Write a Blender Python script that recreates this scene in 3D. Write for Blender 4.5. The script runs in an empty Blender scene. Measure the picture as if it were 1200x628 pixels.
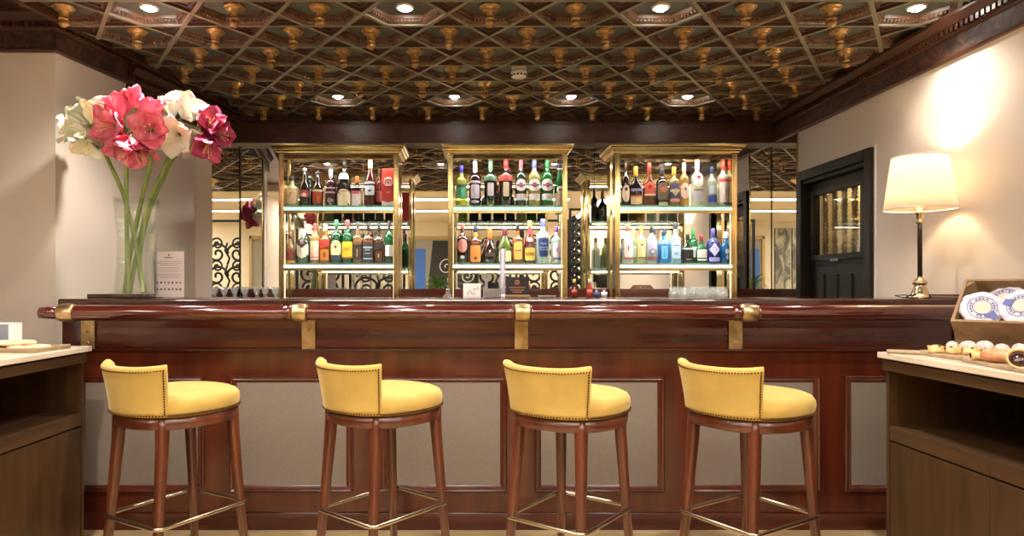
import bpy, bmesh, math, random
from mathutils import Vector, Matrix
R = math.radians
random.seed(7)
scene = bpy.context.scene
COL = scene.collection
CAMZ, F, VX, VY = 1.2, 800.0, 550.0, 337.0     # eye height, focal length and vanishing point for a 1200x628 frame

def at(x, y, d):
    """A point of the place from where it is seen and how deep it stands."""
    return Vector(((x - VX) * d / F, d, CAMZ - (y - VY) * d / F))

# ------------------------------------------------------------------ materials
MATS = {}
def lin(c):
    return tuple((v / 12.92 if v <= .04045 else ((v + .055) / 1.055) ** 2.4) for v in c)
def rgb(r, g, b):
    return lin((r / 255, g / 255, b / 255))
def bsdf(m):
    return m.node_tree.nodes['Principled BSDF']
def mat(name, col, rough=.5, metal=0, **kw):
    if name in MATS: return MATS[name]
    m = bpy.data.materials.new(name); m.use_nodes = True
    b = bsdf(m)
    b.inputs['Base Color'].default_value = (*col[:3], 1)
    b.inputs['Roughness'].default_value = rough
    b.inputs['Metallic'].default_value = metal
    for k, v in kw.items():
        k = k.replace('_', ' ')
        s = b.inputs[k]
        s.default_value = (*v, 1) if isinstance(v, tuple) and len(v) == 3 else v
    MATS[name] = m
    return m
def noise_mat(name, c1, c2, scale=(4, 4, 4), rough=.5, detail=6, bump=0, metal=0, lo=.35, hi=.65, nscale=1.0, dist=0, roughvar=0, **kw):
    """Two colours mixed by stretched noise in object space, optional bump."""
    m = mat(name, c1, rough, metal, **kw)
    nt = m.node_tree; N = nt.nodes; L = nt.links; b = bsdf(m)
    tc = N.new('ShaderNodeTexCoord'); mp = N.new('ShaderNodeMapping'); mp.inputs['Scale'].default_value = scale
    nz = N.new('ShaderNodeTexNoise'); nz.inputs['Scale'].default_value = nscale; nz.inputs['Detail'].default_value = detail
    nz.inputs['Distortion'].default_value = dist
    rp = N.new('ShaderNodeValToRGB'); e = rp.color_ramp.elements
    e[0].position, e[1].position = lo, hi
    e[0].color, e[1].color = (*c1, 1), (*c2, 1)
    L.new(tc.outputs['Object'], mp.inputs['Vector']); L.new(mp.outputs[0], nz.inputs['Vector'])
    L.new(nz.outputs['Fac'], rp.inputs['Fac']); L.new(rp.outputs['Color'], b.inputs['Base Color'])
    if bump:
        bp = N.new('ShaderNodeBump'); bp.inputs['Strength'].default_value = bump; bp.inputs['Distance'].default_value = .01
        L.new(nz.outputs['Fac'], bp.inputs['Height']); L.new(bp.outputs[0], b.inputs['Normal'])
    return m
def emit(name, col, s):
    if name in MATS: return MATS[name]
    m = mat(name, col); b = bsdf(m)
    b.inputs['Emission Color'].default_value = (*col, 1); b.inputs['Emission Strength'].default_value = s
    return m
def glass(name, col, rough=.02, ior=1.45):
    return mat(name, col, rough, 0, Transmission_Weight=1.0, IOR=ior)

def thin_glass(name, tint, refl=.10, body=None, bodyfac=0.0):
    """Clear walls: light passes straight through tinted, the surface mirrors at grazing angles."""
    if name in MATS: return MATS[name]
    m = bpy.data.materials.new(name); m.use_nodes = True; nt = m.node_tree; N = nt.nodes; L = nt.links
    for n in list(N): N.remove(n)
    out = N.new('ShaderNodeOutputMaterial'); tr = N.new('ShaderNodeBsdfTransparent'); tr.inputs[0].default_value = (*tint, 1)
    gl = N.new('ShaderNodeBsdfGlossy'); gl.inputs['Roughness'].default_value = .03; gl.inputs[0].default_value = (1, 1, 1, 1)
    lw = N.new('ShaderNodeLayerWeight'); lw.inputs['Blend'].default_value = .5; pw_ = N.new('ShaderNodeMath'); pw_.operation = 'POWER'; pw_.inputs[1].default_value = 4; ma = N.new('ShaderNodeMath'); ma.operation = 'MULTIPLY_ADD'; ma.inputs[1].default_value = .6; ma.inputs[2].default_value = refl * .4
    src = tr
    if body:
        pb = N.new('ShaderNodeBsdfPrincipled'); pb.inputs['Base Color'].default_value = (*body, 1); pb.inputs['Roughness'].default_value = .25
        m1 = N.new('ShaderNodeMixShader'); m1.inputs[0].default_value = bodyfac
        L.new(tr.outputs[0], m1.inputs[1]); L.new(pb.outputs[0], m1.inputs[2]); src = m1
    m2 = N.new('ShaderNodeMixShader'); L.new(lw.outputs['Facing'], pw_.inputs[0]); L.new(pw_.outputs[0], ma.inputs[0]); L.new(ma.outputs[0], m2.inputs[0]); L.new(src.outputs[0], m2.inputs[1]); L.new(gl.outputs[0], m2.inputs[2])
    L.new(m2.outputs[0], out.inputs['Surface'])
    MATS[name] = m
    return m
mahog_c1, mahog_c2 = rgb(58, 15, 10), rgb(104, 40, 22)
MAHX = noise_mat('mahogany_along', rgb(58, 18, 11), rgb(82, 31, 17), (1.2, 14, 22), .22, bump=.04, Coat_Weight=.5, Coat_Roughness=.1)
MAHZ = noise_mat('mahogany_upright', rgb(66, 24, 13), rgb(86, 36, 19), (12, 12, .8), .24, bump=.04, Coat_Weight=.4, Coat_Roughness=.12)
MAHRAIL = noise_mat('mahogany_rail', rgb(66, 20, 14), rgb(86, 30, 19), (1.0, 14, 14), .14, Coat_Weight=1.0, Coat_Roughness=.05)
MAHDARK = noise_mat('mahogany_dark', rgb(44, 16, 11), rgb(70, 28, 17), (1.5, 14, 14), .2, Coat_Weight=.5)
STOOLWOOD = noise_mat('stool_wood', rgb(72, 31, 17), rgb(98, 48, 28), (22, 22, 2.0), .3, Coat_Weight=.4, Coat_Roughness=.15)
VELVET = noise_mat('yellow_velvet', rgb(170, 140, 66), rgb(182, 151, 76), (9, 9, 9), .8, bump=.05, Sheen_Weight=.35, Sheen_Roughness=.4, Sheen_Tint=(1.0, .85, .5))
NAIL = mat('dark_nailhead', rgb(88, 58, 26), .35, .8)
BRASS = noise_mat('polished_brass', rgb(206, 184, 132), rgb(194, 168, 114), (3, 3, 3), .15, metal=1)
BRASSOLD = noise_mat('worn_brass', rgb(200, 178, 138), rgb(168, 140, 98), (18, 18, 18), .34, metal=1)
STEELBR = mat('footrest_metal', rgb(172, 158, 136), .22, 1)
CHROME = mat('brushed_steel', rgb(196, 194, 204), .22, 1)
FABRIC = noise_mat('taupe_fabric', rgb(118, 107, 97), rgb(130, 119, 108), (260, 260, 260), .9, bump=.15)
WALL = noise_mat('cream_plaster', rgb(204, 190, 176), rgb(209, 196, 182), (3, 3, 3), .7)
WALLW = noise_mat('pale_plaster', rgb(220, 206, 194), rgb(224, 211, 199), (3, 3, 3), .65)
WALLREAR = mat('rear_plaster', rgb(232, 220, 196), .7)
FLOORM = noise_mat('beige_floor', rgb(190, 162, 118), rgb(204, 178, 134), (2, 12, 4), .35)
OAK = noise_mat('dark_oak', rgb(54, 35, 15), rgb(72, 48, 23), (26, 26, 1.6), .42)
OAKY = noise_mat('dark_oak_along', rgb(56, 37, 17), rgb(75, 51, 27), (26, 1.6, 26), .42)
MARBLE = noise_mat('cream_marble', rgb(222, 208, 188), rgb(206, 190, 168), (7, 3, 7), .2, dist=.8)
CEILF = noise_mat('ceiling_fillet', rgb(132, 114, 92), rgb(106, 110, 92), (2, 2, 2), .4)
CEILM = noise_mat('ceiling_moulding', rgb(84, 59, 44), rgb(116, 84, 65), (9, 9, 9), .4)
CEILP = noise_mat('ceiling_plate', rgb(82, 90, 78), rgb(74, 64, 54), (5, 5, 5), .5)
CEILT = noise_mat('ceiling_triangle', rgb(66, 42, 31), rgb(84, 56, 42), (8, 8, 8), .45)
CORN = noise_mat('carved_dark_wood', rgb(38, 19, 13), rgb(80, 48, 34), (14, 14, 14), .6, bump=.9, dist=1.2, lo=.4, hi=.62)
CORNP = noise_mat('dark_moulding', rgb(56, 30, 19), rgb(74, 42, 26), (6, 6, 6), .35)
BEAM = noise_mat('beam_wood', rgb(50, 22, 17), rgb(80, 42, 32), (7, 7, 12), .42, bump=.5, dist=1.0)
GILT = noise_mat('old_gilt', rgb(186, 146, 88), rgb(130, 98, 58), (40, 40, 40), .36, metal=.55)
MIRROR = mat('mirror_silver', (.86, .87, .84), .0, 1)
BLACK = mat('black_iron', rgb(18, 17, 16), .45, .3)
DOORW = noise_mat('dark_door_wood', rgb(28, 20, 13), rgb(42, 31, 21), (18, 18, 2), .5, Specular_IOR_Level=.25)
DARK = mat('dark_void', rgb(22, 18, 15), .8)
SHELFG = thin_glass('shelf_glass', (.80, .97, .91), .12, (.75, .95, .88), .25)
WHITE = mat('white_plastic', rgb(236, 232, 226), .4)
PAPER = mat('white_paper', rgb(244, 238, 234), .7)
PINKP = mat('pale_pink_paper', rgb(246, 224, 222), .7)
INK = mat('grey_ink', rgb(150, 130, 130), .8)
INKD = mat('dark_ink', rgb(70, 50, 56), .8)
GREENSTEM = noise_mat('flower_stem', rgb(108, 130, 52), rgb(150, 164, 84), (30, 30, 4), .4)
CRATEW = noise_mat('crate_pine', rgb(122, 94, 60), rgb(148, 118, 80), (5, 22, 22), .6)
BOARDW = noise_mat('board_wood', rgb(142, 118, 88), rgb(168, 144, 112), (4, 18, 18), .55)

# ------------------------------------------------------------------ mesh building
class MB:
    def __init__(s): s.v = []; s.f = []; s.m = []; s.mats = []; s.sm = []
    def mi(s, m):
        if m not in s.mats: s.mats.append(m)
        return s.mats.index(m)
    def add(s, vs, fs, m, smooth=False, M=None):
        o = len(s.v); i = s.mi(m)
        s.v += [tuple(M @ Vector(v)) if M else tuple(v) for v in vs]
        s.f += [tuple(a + o for a in f) for f in fs]
        s.m += [i] * len(fs); s.sm += [smooth] * len(fs)
        return s
    def box(s, lo, hi, m, M=None):
        x0, y0, z0 = lo; x1, y1, z1 = hi
        vs = [(x0,y0,z0),(x1,y0,z0),(x1,y1,z0),(x0,y1,z0),(x0,y0,z1),(x1,y0,z1),(x1,y1,z1),(x0,y1,z1)]
        return s.add(vs, [(0,3,2,1),(4,5,6,7),(0,1,5,4),(1,2,6,5),(2,3,7,6),(3,0,4,7)], m, False, M)
    def prism(s, poly, z0, z1, m, M=None):
        n = len(poly)
        vs = [(x, y, z0) for x, y in poly] + [(x, y, z1) for x, y in poly]
        fs = [tuple(reversed(range(n))), tuple(range(n, 2 * n))] + [(i, (i+1) % n, n + (i+1) % n, n + i) for i in range(n)]
        return s.add(vs, fs, m, False, M)
    def rings(s, rings, m, smooth=True, closed=False, caps=True, M=None):
        """Skin a list of equal rings of points."""
        n = len(rings[0]); vs = [p for r in rings for p in r]; fs = []
        k = len(rings)
        for a in range(k if closed else k - 1):
            b = (a + 1) % k
            for i in range(n):
                j = (i + 1) % n
                fs.append((a*n+i, a*n+j, b*n+j, b*n+i))
        if caps and not closed:
            fs.append(tuple(reversed(range(n)))); fs.append(tuple((k-1)*n + i for i in range(n)))
        return s.add(vs, fs, m, smooth, M)
    def lathe(s, prof, m, c=(0,0,0), seg=24, M=None, smooth=True):
        rs = []
        for r, z in prof:
            rs.append([(c[0] + max(r, 1e-4) * math.cos(2*math.pi*i/seg), c[1] + max(r, 1e-4) * math.sin(2*math.pi*i/seg), c[2] + z) for i in range(seg)])
        return s.rings(rs, m, smooth, M=M)
    def tube(s, pts, rad, m, seg=8, closed=False, M=None):
        pts = [Vector(p) for p in pts]; n = len(pts); rs = []
        rad = rad if isinstance(rad, (list, tuple)) else [rad] * n
        up = None
        for i, p in enumerate(pts):
            a = pts[(i-1) % n] if (closed or i > 0) else p
            b = pts[(i+1) % n] if (closed or i < n-1) else p
            t = (b - a).normalized()
            if up is None:
                up = Vector((0,0,1)) if abs(t.z) < .9 else Vector((1,0,0))
            u = (up - t * up.dot(t)); u = u.normalized() if u.length > 1e-6 else t.orthogonal().normalized()
            w = t.cross(u); up = u
            rs.append([p + (u * math.cos(2*math.pi*k/seg) + w * math.sin(2*math.pi*k/seg)) * rad[i] for k in range(seg)])
        return s.rings(rs, m, True, closed, M=M)
    def ball(s, c, r, m, seg=10, M=None):
        rx, ry, rz = r if isinstance(r, tuple) else (r, r, r)
        rs = []
        for i in range(seg // 2 + 1):
            a = math.pi * i / (seg // 2); q = max(math.sin(a), .002)
            rs.append([(c[0] + rx*q*math.cos(2*math.pi*k/seg), c[1] + ry*q*math.sin(2*math.pi*k/seg), c[2] - rz*math.cos(a)) for k in range(seg)])
        return s.rings(rs, m, True, M=M)
    def mesh(s, name):
        me = bpy.data.meshes.new(name)
        me.from_pydata(s.v, [], s.f)
        for m in s.mats: me.materials.append(m)
        me.polygons.foreach_set('material_index', s.m)
        me.polygons.foreach_set('use_smooth', s.sm)
        me.update()
        return me
    def build(s, name, parent=None, bevel=0, fix=True, bseg=2):
        me = s.mesh(name)
        if fix:
            bm = bmesh.new(); bm.from_mesh(me)
            bmesh.ops.recalc_face_normals(bm, faces=bm.faces)
            bm.to_mesh(me); bm.free()
        o = bpy.data.objects.new(name, me); COL.objects.link(o)
        if parent: o.parent = parent
        if bevel:
            b = o.modifiers.new('Bevel', 'BEVEL'); b.width = bevel; b.segments = bseg; b.limit_method = 'ANGLE'; b.angle_limit = R(40)
        return o

def thing(name, label, cat, loc=(0,0,0), rz=0, group=None):
    o = bpy.data.objects.new(name, None); COL.objects.link(o); o.empty_display_size = .05
    o.location = loc; o.rotation_euler = (0, 0, rz)
    return tag(o, label, cat, group)
def tag(o, label, cat, group=None):
    o['label'] = label; o['category'] = cat
    if group: o['group'] = group
    return o
def struct(o, label=None, cat=None):
    o['kind'] = 'structure'
    if label: o['label'] = label
    if cat: o['category'] = cat
    return o
def copy_tree(o, parent=None):
    c = o.copy(); COL.objects.link(c)
    if parent: c.parent = parent
    for ch in list(o.children): copy_tree(ch, c)
    return c
def lettering(text, size, m, parent, loc, rot=(R(90), 0, 0), name='lettering', extrude=.0003, sx=1):
    cu = bpy.data.curves.new(name, 'FONT'); cu.body = text; cu.size = size; cu.align_x = 'CENTER'; cu.align_y = 'CENTER'; cu.extrude = extrude
    t = bpy.data.objects.new(name, cu); COL.objects.link(t)
    me = bpy.data.meshes.new_from_object(t.evaluated_get(bpy.context.evaluated_depsgraph_get()))
    bpy.data.objects.remove(t)
    me.materials.clear(); me.materials.append(m)
    o = bpy.data.objects.new(name, me); COL.objects.link(o)
    o.parent = parent; o.location = loc; o.rotation_euler = rot; o.scale = (sx, 1, 1)
    return o
def ordn(i):
    return ['first','second','third','fourth','fifth','sixth','seventh','eighth','ninth','tenth','eleventh','twelfth','thirteenth','fourteenth'][i]

# ------------------------------------------------------------------ camera
cam = bpy.data.cameras.new('camera'); cam_o = bpy.data.objects.new('camera', cam); COL.objects.link(cam_o)
cam_o.location = (0, 0, CAMZ); cam_o.rotation_euler = (R(90), 0, 0)
cam.sensor_width = 36; cam.lens = 36 * F / 1200; cam.shift_x = (600 - VX) / 1200; cam.shift_y = (VY - 314) / 1200
cam.clip_start = .05
scene.camera = cam_o

# ------------------------------------------------------------------ the room
DW, XW = 5.80, 2.574                 # back wall depth, right wall
H = CAMZ + 1.428                     # underside of the coffer lattice
def xl(d): return -1.95 - .178 * (DW - d)      # angled left wall
FB = 3.803                           # front face of the left pier
REAR = -3.4

struct(MB().box((-3.6, REAR - .2, -.1), (3.6, 6.3, 0), FLOORM).build('floor'), 'beige floor in front of the bar', 'floor')
struct(MB().prism([(xl(FB), FB), (xl(DW), DW), (xl(DW), DW + .3), (-3.3, DW + .3), (-3.3, FB)], 0, 2.85, WALL).build('wall_left'), 'cream plaster pier at the left end of the bar', 'wall')
struct(MB().box((-3.3, REAR, 0), (-3.1, FB, 2.85), WALLW).build('wall_left_front'), 'plain pale side wall beside the left sideboard', 'wall')
d0, d1, dz = 4.335, 5.32, 2.094
w = MB(); w.box((XW, REAR, 0), (XW + .15, d0, 2.85), WALLW); w.box((XW, d1, 0), (XW + .15, DW + .3, 2.85), WALLW); w.box((XW, d0, dz), (XW + .15, d1, 2.85), WALLW)
struct(w.build('wall_right'), 'pale plaster wall on the right with the dark door', 'wall')
struct(MB().box((xl(DW) - .1, DW + .02, 0), (XW, DW + .3, 2.85), MAHDARK).build('wall_back'), 'back wall behind the mirrors', 'wall')
struct(MB().box((-3.3, REAR - .2, 0), (3.0, REAR, 2.85), WALLREAR).build('wall_rear'), 'cream wall facing the bar across the room', 'wall')
# two short piers that end the bar room behind the viewer, the iron gates hang on them
struct(MB().box((2.12, -.62, 0), (XW, -.44, 2.62), WALLREAR).build('wall_pier_right'), 'narrow cream pier beside the right iron gate', 'wall')
struct(MB().box((-3.1, -.62, 0), (-2.15, -.44, 2.62), WALLREAR).build('wall_pier_left'), 'narrow cream pier beside the left iron gate', 'wall')

# ------------------------------------------------------------------ coffered ceiling
RS, PX = .3305, .4457
D_END = 1.45
def row_d(k): return 3.568 + RS * k
def row_x(k): return .109 if k % 2 == 0 else -.114
LIGHT_CELLS = {(0, -4), (0, -1), (0, 2), (0, 5), (5, -2), (5, 0), (5, 2), (5, 4)}
HALF = [(PX/2, 0), (PX/4, RS/2), (-PX/4, RS/2), (-PX/2, 0), (-PX/4, -RS/2), (PX/4, -RS/2)]
def inset(poly, t):
    n = len(poly); out = []
    for i in range(n):
        p0, p1, p2 = Vector(poly[i-1]), Vector(poly[i]), Vector(poly[(i+1) % n])
        e1 = (p1 - p0).normalized(); e2 = (p2 - p1).normalized()
        n1 = Vector((-e1.y, e1.x)); n2 = Vector((-e2.y, e2.x))
        k = (n1 + n2).normalized(); out.append(p1 + k * (t / max(k.dot(n1), .2)))
    return out
def nest(b, cx, cy, poly, steps):
    """Stepped inlay: steps = (inset, height, material of the band that leads here)."""
    n = len(poly); prev = None
    for t, z, m in steps:
        ring = [(cx + p.x, cy + p.y, H + z) for p in inset(poly, t)]
        if prev:
            b.add(prev + ring, [(i, (i+1) % n, n + (i+1) % n, n + i) for i in range(n)], m)
        prev = ring
    b.add(prev, [tuple(range(n))], steps[-1][2])
cb = MB()
for k in range(-7, 7):
    dy = row_d(k)
    for m in range(-8, 8):
        cx = row_x(k) + PX * m
        if cx < -3.2 or cx > 2.9: continue
        nest(cb, cx, dy, HALF, [(0, 0, CEILF), (.011, 0, CEILF), (.011, .010, CEILF), (.016, .014, CEILM), (.020, .012, CEILM), (.034, .030, CEILM), (.040, .030, CEILM), (.043, .046, CEILM), (.05, .046, CEILP)])
        hx = inset(HALF, .027)
        for i in range(6):                                   # egg-and-dart beads of the moulding
            a, c = hx[i], hx[(i+1) % 6]; L_ = (c - a).length; nb = int(L_ / .019)
            for q in range(nb):
                p = a.lerp(c, (q + .5) / nb); t = (c - a).normalized(); nn = Vector((-t.y, t.x))
                M = Matrix(((t.x, nn.x, 0, cx + p.x), (t.y, nn.y, 0, dy + p.y), (0, 0, 1, H + .019), (0, 0, 0, 1)))
                cb.add([(-.0058, -.007, -.010), (.0058, -.007, -.010), (.0058, .007, -.004), (-.0058, .007, -.004), (-.0058, -.007, .008), (.0058, -.007, .008), (.0058, .007, .014), (-.0058, .007, .014)], [(0, 3, 2, 1), (0, 1, 5, 4), (1, 2, 6, 5), (2, 3, 7, 6), (3, 0, 4, 7)], CEILM, False, M)
        for sgn in (1, -1):                                  # the two triangles touching this coffer's long side
            vx = cx + PX / 2; tri = [(-PX/4, sgn * RS/2), (0, 0), (PX/4, sgn * RS/2)]
            if sgn < 0: tri = tri[::-1]
            tri = tri if sgn < 0 else tri
            pts = [Vector(p) for p in tri]
            ar = sum(pts[i].x * pts[(i+1) % 3].y - pts[(i+1) % 3].x * pts[i].y for i in range(3))
            if ar < 0: tri = tri[::-1]
            nest(cb, vx, dy, tri, [(0, 0, CEILF), (.011, 0, CEILF), (.012, .016, CEILT), (.03, .016, CEILT), (.031, .024, CEILT), (.04, .024, CEILT)])
me = cb.mesh('ceiling'); bm = bmesh.new(); bm.from_mesh(me)
bmesh.ops.remove_doubles(bm, verts=bm.verts, dist=1e-5)
def cut(co, no):
    bmesh.ops.bisect_plane(bm, geom=bm.verts[:] + bm.edges[:] + bm.faces[:], plane_co=co, plane_no=no, clear_outer=True)
cut((XW, 0, 0), (1, 0, 0)); cut((0, DW - .05, 0), (0, 1, 0)); cut((0, D_END, 0), (0, -1, 0)); cut((xl(DW) + .10, DW, 0), (-1, .178, 0))
bm.to_mesh(me); bm.free()
struct(tag(bpy.data.objects.new('ceiling', me), 'dark coffered ceiling of hexagons and triangles', 'ceiling')); COL.objects.link(bpy.data.objects['ceiling'])
struct(MB().box((-3.3, D_END - .1, H + .10), (XW + .15, DW + .3, H + .25), CORNP).build('ceiling_slab'), 'dark boarding above the coffers', 'ceiling')
struct(MB().box((-3.3, REAR - .2, H + .0), (XW + .15, D_END, H + .2), WALLREAR).build('ceiling_rear'), 'flat cream ceiling beyond the coffers', 'ceiling')

eb = MB(); q0, q1 = (xl(D_END) + .10, D_END), (xl(DW) + .10, DW - .04)
eb.prism([q0, q1, (q1[0] + .035, q1[1]), (q0[0] + .035, q0[1])], H - .004, H + .10, CORNP)
struct(eb.build('trim_10'), 'edge fillet of the coffers along the left wall', 'trim')
# cornices: profile swept along a wall line; (out, up) measured from the wall face and the cornice bottom
def cornice(name, a, b, nrm, z0, z1, dent, label, frieze=CORN, out=.075, mita=0, mitb=0):
    a = Vector((*a, 0)); b = Vector((*b, 0)); n = Vector((*nrm, 0)); t = (b - a).normalized(); hh = z1 - z0
    pr = [(.0, 0), (.022, 0), (.026, .012), (.02, .02), (.02, hh * .52), (.03, hh * .54), (.034, hh * .58), (.034, hh * .70), (.055, hh * .72), (.06, hh * .78), (out, hh * .9), (out, hh), (0, hh)]
    mts = [CORNP, CORNP, CORNP, frieze, CORNP, CORNP, CORNP, CORNP, CORNP, CORNP, CORNP, CORNP]
    o = MB(); L_ = (b - a).length
    ra = [a + n * p + Vector((0, 0, z0 + q)) + t * (mita * p) for p, q in pr]; rb = [b + n * p + Vector((0, 0, z0 + q)) + t * (mitb * p) for p, q in pr]
    for i in range(len(pr) - 1): o.add([ra[i], ra[i+1], rb[i+1], rb[i]], [(0, 1, 2, 3)], mts[i])
    o.add(ra, [tuple(range(len(pr)))], CORNP); o.add(rb, [tuple(range(len(pr)))], CORNP)
    nd = int(L_ / dent)
    for i in range(nd):
        c = a + t * (L_ * (i + .5) / nd)
        M = Matrix(((t.x, n.x, 0, c.x), (t.y, n.y, 0, c.y), (0, 0, 1, z0), (0, 0, 0, 1)))
        o.box((-dent * .3, .03, hh * .58), (dent * .3, .054, hh * .705), CORNP, M)
    return struct(o.build(name), label, 'cornice')
ZC = CAMZ + 1.213
cornice('trim_1', (XW, 1.45), (XW, DW), (-1, 0), ZC, H + .004, .036, 'dark carved cornice along the top of the right wall')
nl = Vector((1, -.178)).normalized()
DS = 4.38
cornice('trim_2', (xl(DS), DS), (xl(DW), DW), nl, ZC, H + .004, .036, 'dark carved cornice at the back of the left wall')
cornice('trim_3', (xl(FB), FB), (xl(DS), DS), nl, CAMZ + 1.308, H + .102, .036, 'raised dark cornice on the side of the left pier', mita=-1.0)
cornice('trim_4', (-3.1, FB), (xl(FB), FB), (0, -1), CAMZ + 1.308, H + .102, .036, 'raised dark cornice across the front of the left pier', mitb=.82)
# back beam
bb = MB(); by = DW - .1
bb.box((xl(DW) - .1, by, CAMZ + 1.204), (XW, DW + .02, H + .03), BEAM)
bb.box((xl(DW) - .1, by - .022, H - .03), (XW, by, H + .004), CORNP); bb.box((xl(DW) - .1, by - .012, H - .062), (XW, by, H - .045), CORNP)
bb.box((xl(DW) - .1, by - .015, CAMZ + 1.204), (XW, by, CAMZ + 1.222), CORNP)
for i in range(110):
    x = xl(DW) + .05 + i * .0405
    if x < XW - .03: bb.box((x - .012, by - .016, H - .045), (x + .012, by, H - .03), CORNP)
struct(bb.build('trim_5'), 'dark wooden beam over the back wall mirrors', 'beam')

# finials and downlights
def finial_mb():
    b = MB()
    b.lathe([(.0, 0), (.05, 0), (.056, -.004), (.057, -.012), (.05, -.017), (.044, -.018), (.044, -.026), (.034, -.032), (.026, -.034), (.025, -.046), (.021, -.058), (.020, -.064), (.026, -.068), (.026, -.073), (.018, -.077), (.02, -.082), (.0255, -.09), (.026, -.099), (.02, -.108), (.009, -.114), (0, -.116)], GILT, seg=18)
    return b
fin_me = None; cells = []
for k in range(0, 7):
    for m in range(-8, 8):
        x, d = row_x(k) + PX * m, row_d(k)
        if (k, m) in LIGHT_CELLS or (k == 3 and m == 1): continue
        if x < xl(d) + .16 or x > XW - .14: continue
        sx, sy = VX + x * F / d, VY - (H + .03 - CAMZ) * F / d
        if not (-15 < sx < 1215 and sy > -14): continue
        cells.append((k, m, x, d))
rows = ['row of coffers nearest the viewer', 'second row of coffers', 'third row of coffers', 'fourth row of coffers', 'fifth row of coffers', 'sixth row of coffers', 'last row of coffers by the beam']
for k in range(0, 7):
    rc = sorted([c for c in cells if c[0] == k], key=lambda c: c[2])
    for i, (_, m, x, d) in enumerate(rc):
        if fin_me is None:
            o = finial_mb().build('ceiling_finial'); fin_me = o.data
        else:
            o = bpy.data.objects.new('ceiling_finial', fin_me); COL.objects.link(o)
        o.location = (x, d, H + .046); o.rotation_euler = (0, 0, random.random() * 6)
        tag(o, 'gilt ceiling pendant, %s from left in the %s' % (ordn(i), rows[k]), 'finial', 'gilt pendants hanging from the coffers')

LENS = emit('downlight_glow', (1.0, .93, .82), 60)
TRIM = mat('downlight_ring', rgb(226, 222, 210), .3, .4)
def downlight(x, d, label, power, z=H + .046, group='recessed ceiling spotlights', size=R(120)):
    t = thing('ceiling_downlight', label, 'light', (x, d, z), 0, group)
    MB().lathe([(.03, -.001), (.048, -.001), (.05, -.006), (.046, -.016), (.034, -.016), (.03, -.001)], TRIM, seg=24).build('trim_ring', t)
    MB().lathe([(0, -.004), (.033, -.004), (.033, -.014), (.024, -.024), (.01, -.029), (0, -.03)], LENS, seg=20).build('lamp_lens', t)
    l = bpy.data.lights.new('downlight', 'SPOT'); l.energy = power; l.color = (1.0, .93, .84); l.spot_size = size; l.spot_blend = .8; l.shadow_soft_size = .03
    lo = bpy.data.objects.new('downlight', l); COL.objects.link(lo); lo.parent = t; lo.location = (0, 0, -.045)
    return t
nm = {(0, -4): 'above the vase of amaryllis', (0, -1): 'above the second bar stool from the vase', (0, 2): 'above the gap between the third and fourth stools', (0, 5): 'by the cornice over the table lamp',
      (5, -2): 'near the beam above the left bottle cabinet', (5, 0): 'near the beam above the middle bottle cabinet', (5, 2): 'near the beam between middle and right cabinets', (5, 4): 'near the beam above the right bottle cabinet'}
for (k, m), s in nm.items():
    downlight(row_x(k) + PX * m, row_d(k), 'bright recessed downlight in a dark coffer ' + s, (14 if m == 5 else 55) if k == 0 else 32)
for i, m in enumerate((-3, 0, 3)):  # row out of view, added to light the stools and bar front
    downlight(row_x(-5) + PX * m, row_d(-5), 'added recessed downlight in the coffers over the walkway, %s from left' % ordn(i), 55)

sd = thing('smoke_detector', 'round white smoke detector in a ceiling coffer', 'smoke detector', (row_x(3) + PX, row_d(3), H + .046))
MB().lathe([(0, 0), (.05, 0), (.052, -.012), (.044, -.02), (0, -.02)], WHITE, seg=28).build('base', sd)
hd = MB().lathe([(.04, -.018), (.054, -.03), (.056, -.05), (.05, -.068), (.034, -.076), (0, -.078)], WHITE, seg=28).build('sensor_head', sd)
v = MB()
for i in range(14):
    a = 2 * math.pi * i / 14; M = Matrix.Rotation(a, 4, 'Z')
    v.box((.05, -.006, -.066), (.0565, .006, -.056), INKD, M)
v.build('vent_slots', sd)

# mirrors ------------------------------------------------------------------
MZ0, MZ1 = 1.19, CAMZ + 1.215
seams = [xl(DW) + .01, -1.02, .02, 1.06, XW - .012]
nmirr = ['behind the left bottle cabinet', 'between the left and middle cabinets', 'between the middle and right cabinets', 'behind the right bottle cabinet']
for i in range(4):
    o = MB().box((seams[i] + .002, DW - .004, MZ0), (seams[i+1] - .002, DW + .006, MZ1), MIRROR).build('wall_mirror')
    tag(o, 'tall wall mirror panel ' + nmirr[i], 'mirror', 'mirror panels behind the bar')
DM = 5.349
o = MB().box((XW - .008, DM, MZ0 - .19), (XW + .002, DW - .006, MZ1), MIRROR).build('wall_mirror'); tag(o, 'narrow mirror panel between the dark door and the corner', 'mirror', 'mirror panels behind the bar')
DL, XM = 5.15, -1.952
o = MB().prism([(xl(DW) + .004, DW - .006), (XM, DL), (xl(DL), DL), (xl(DW), DW - .006)], MZ0 - .19, MZ1, MIRROR).build('wall_mirror'); tag(o, 'narrow mirror panel at the left corner beside the flowers', 'mirror', 'mirror panels behind the bar')
tr = MB(); tr.prism([(XM, DL), (XM + .012, DL - .012), (xl(DL) - .01, DL - .002), (xl(DL) - .01, DL + .01)], MZ0 - .19, MZ1, WALL); tr.box((XM - .004, DL - .008, MZ0 - .19), (XM + .006, DL + .004, MZ1), BRASS)
struct(tr.build('trim_6'), 'plaster return with a brass bead beside the left corner mirror', 'trim')
struct(MB().box((XW - .014, DM - .012, MZ0 - .19), (XW - .001, DM, MZ1), BRASS).build('trim_7'), 'thin brass strip edging the right corner mirror', 'trim')
struct(MB().box((xl(DW) + .02, DW - .03, .95), (XW - .01, DW + .02, MZ0), MAHX).build('trim_8', bevel=.004), 'mahogany ledge under the back mirrors', 'trim')

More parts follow.
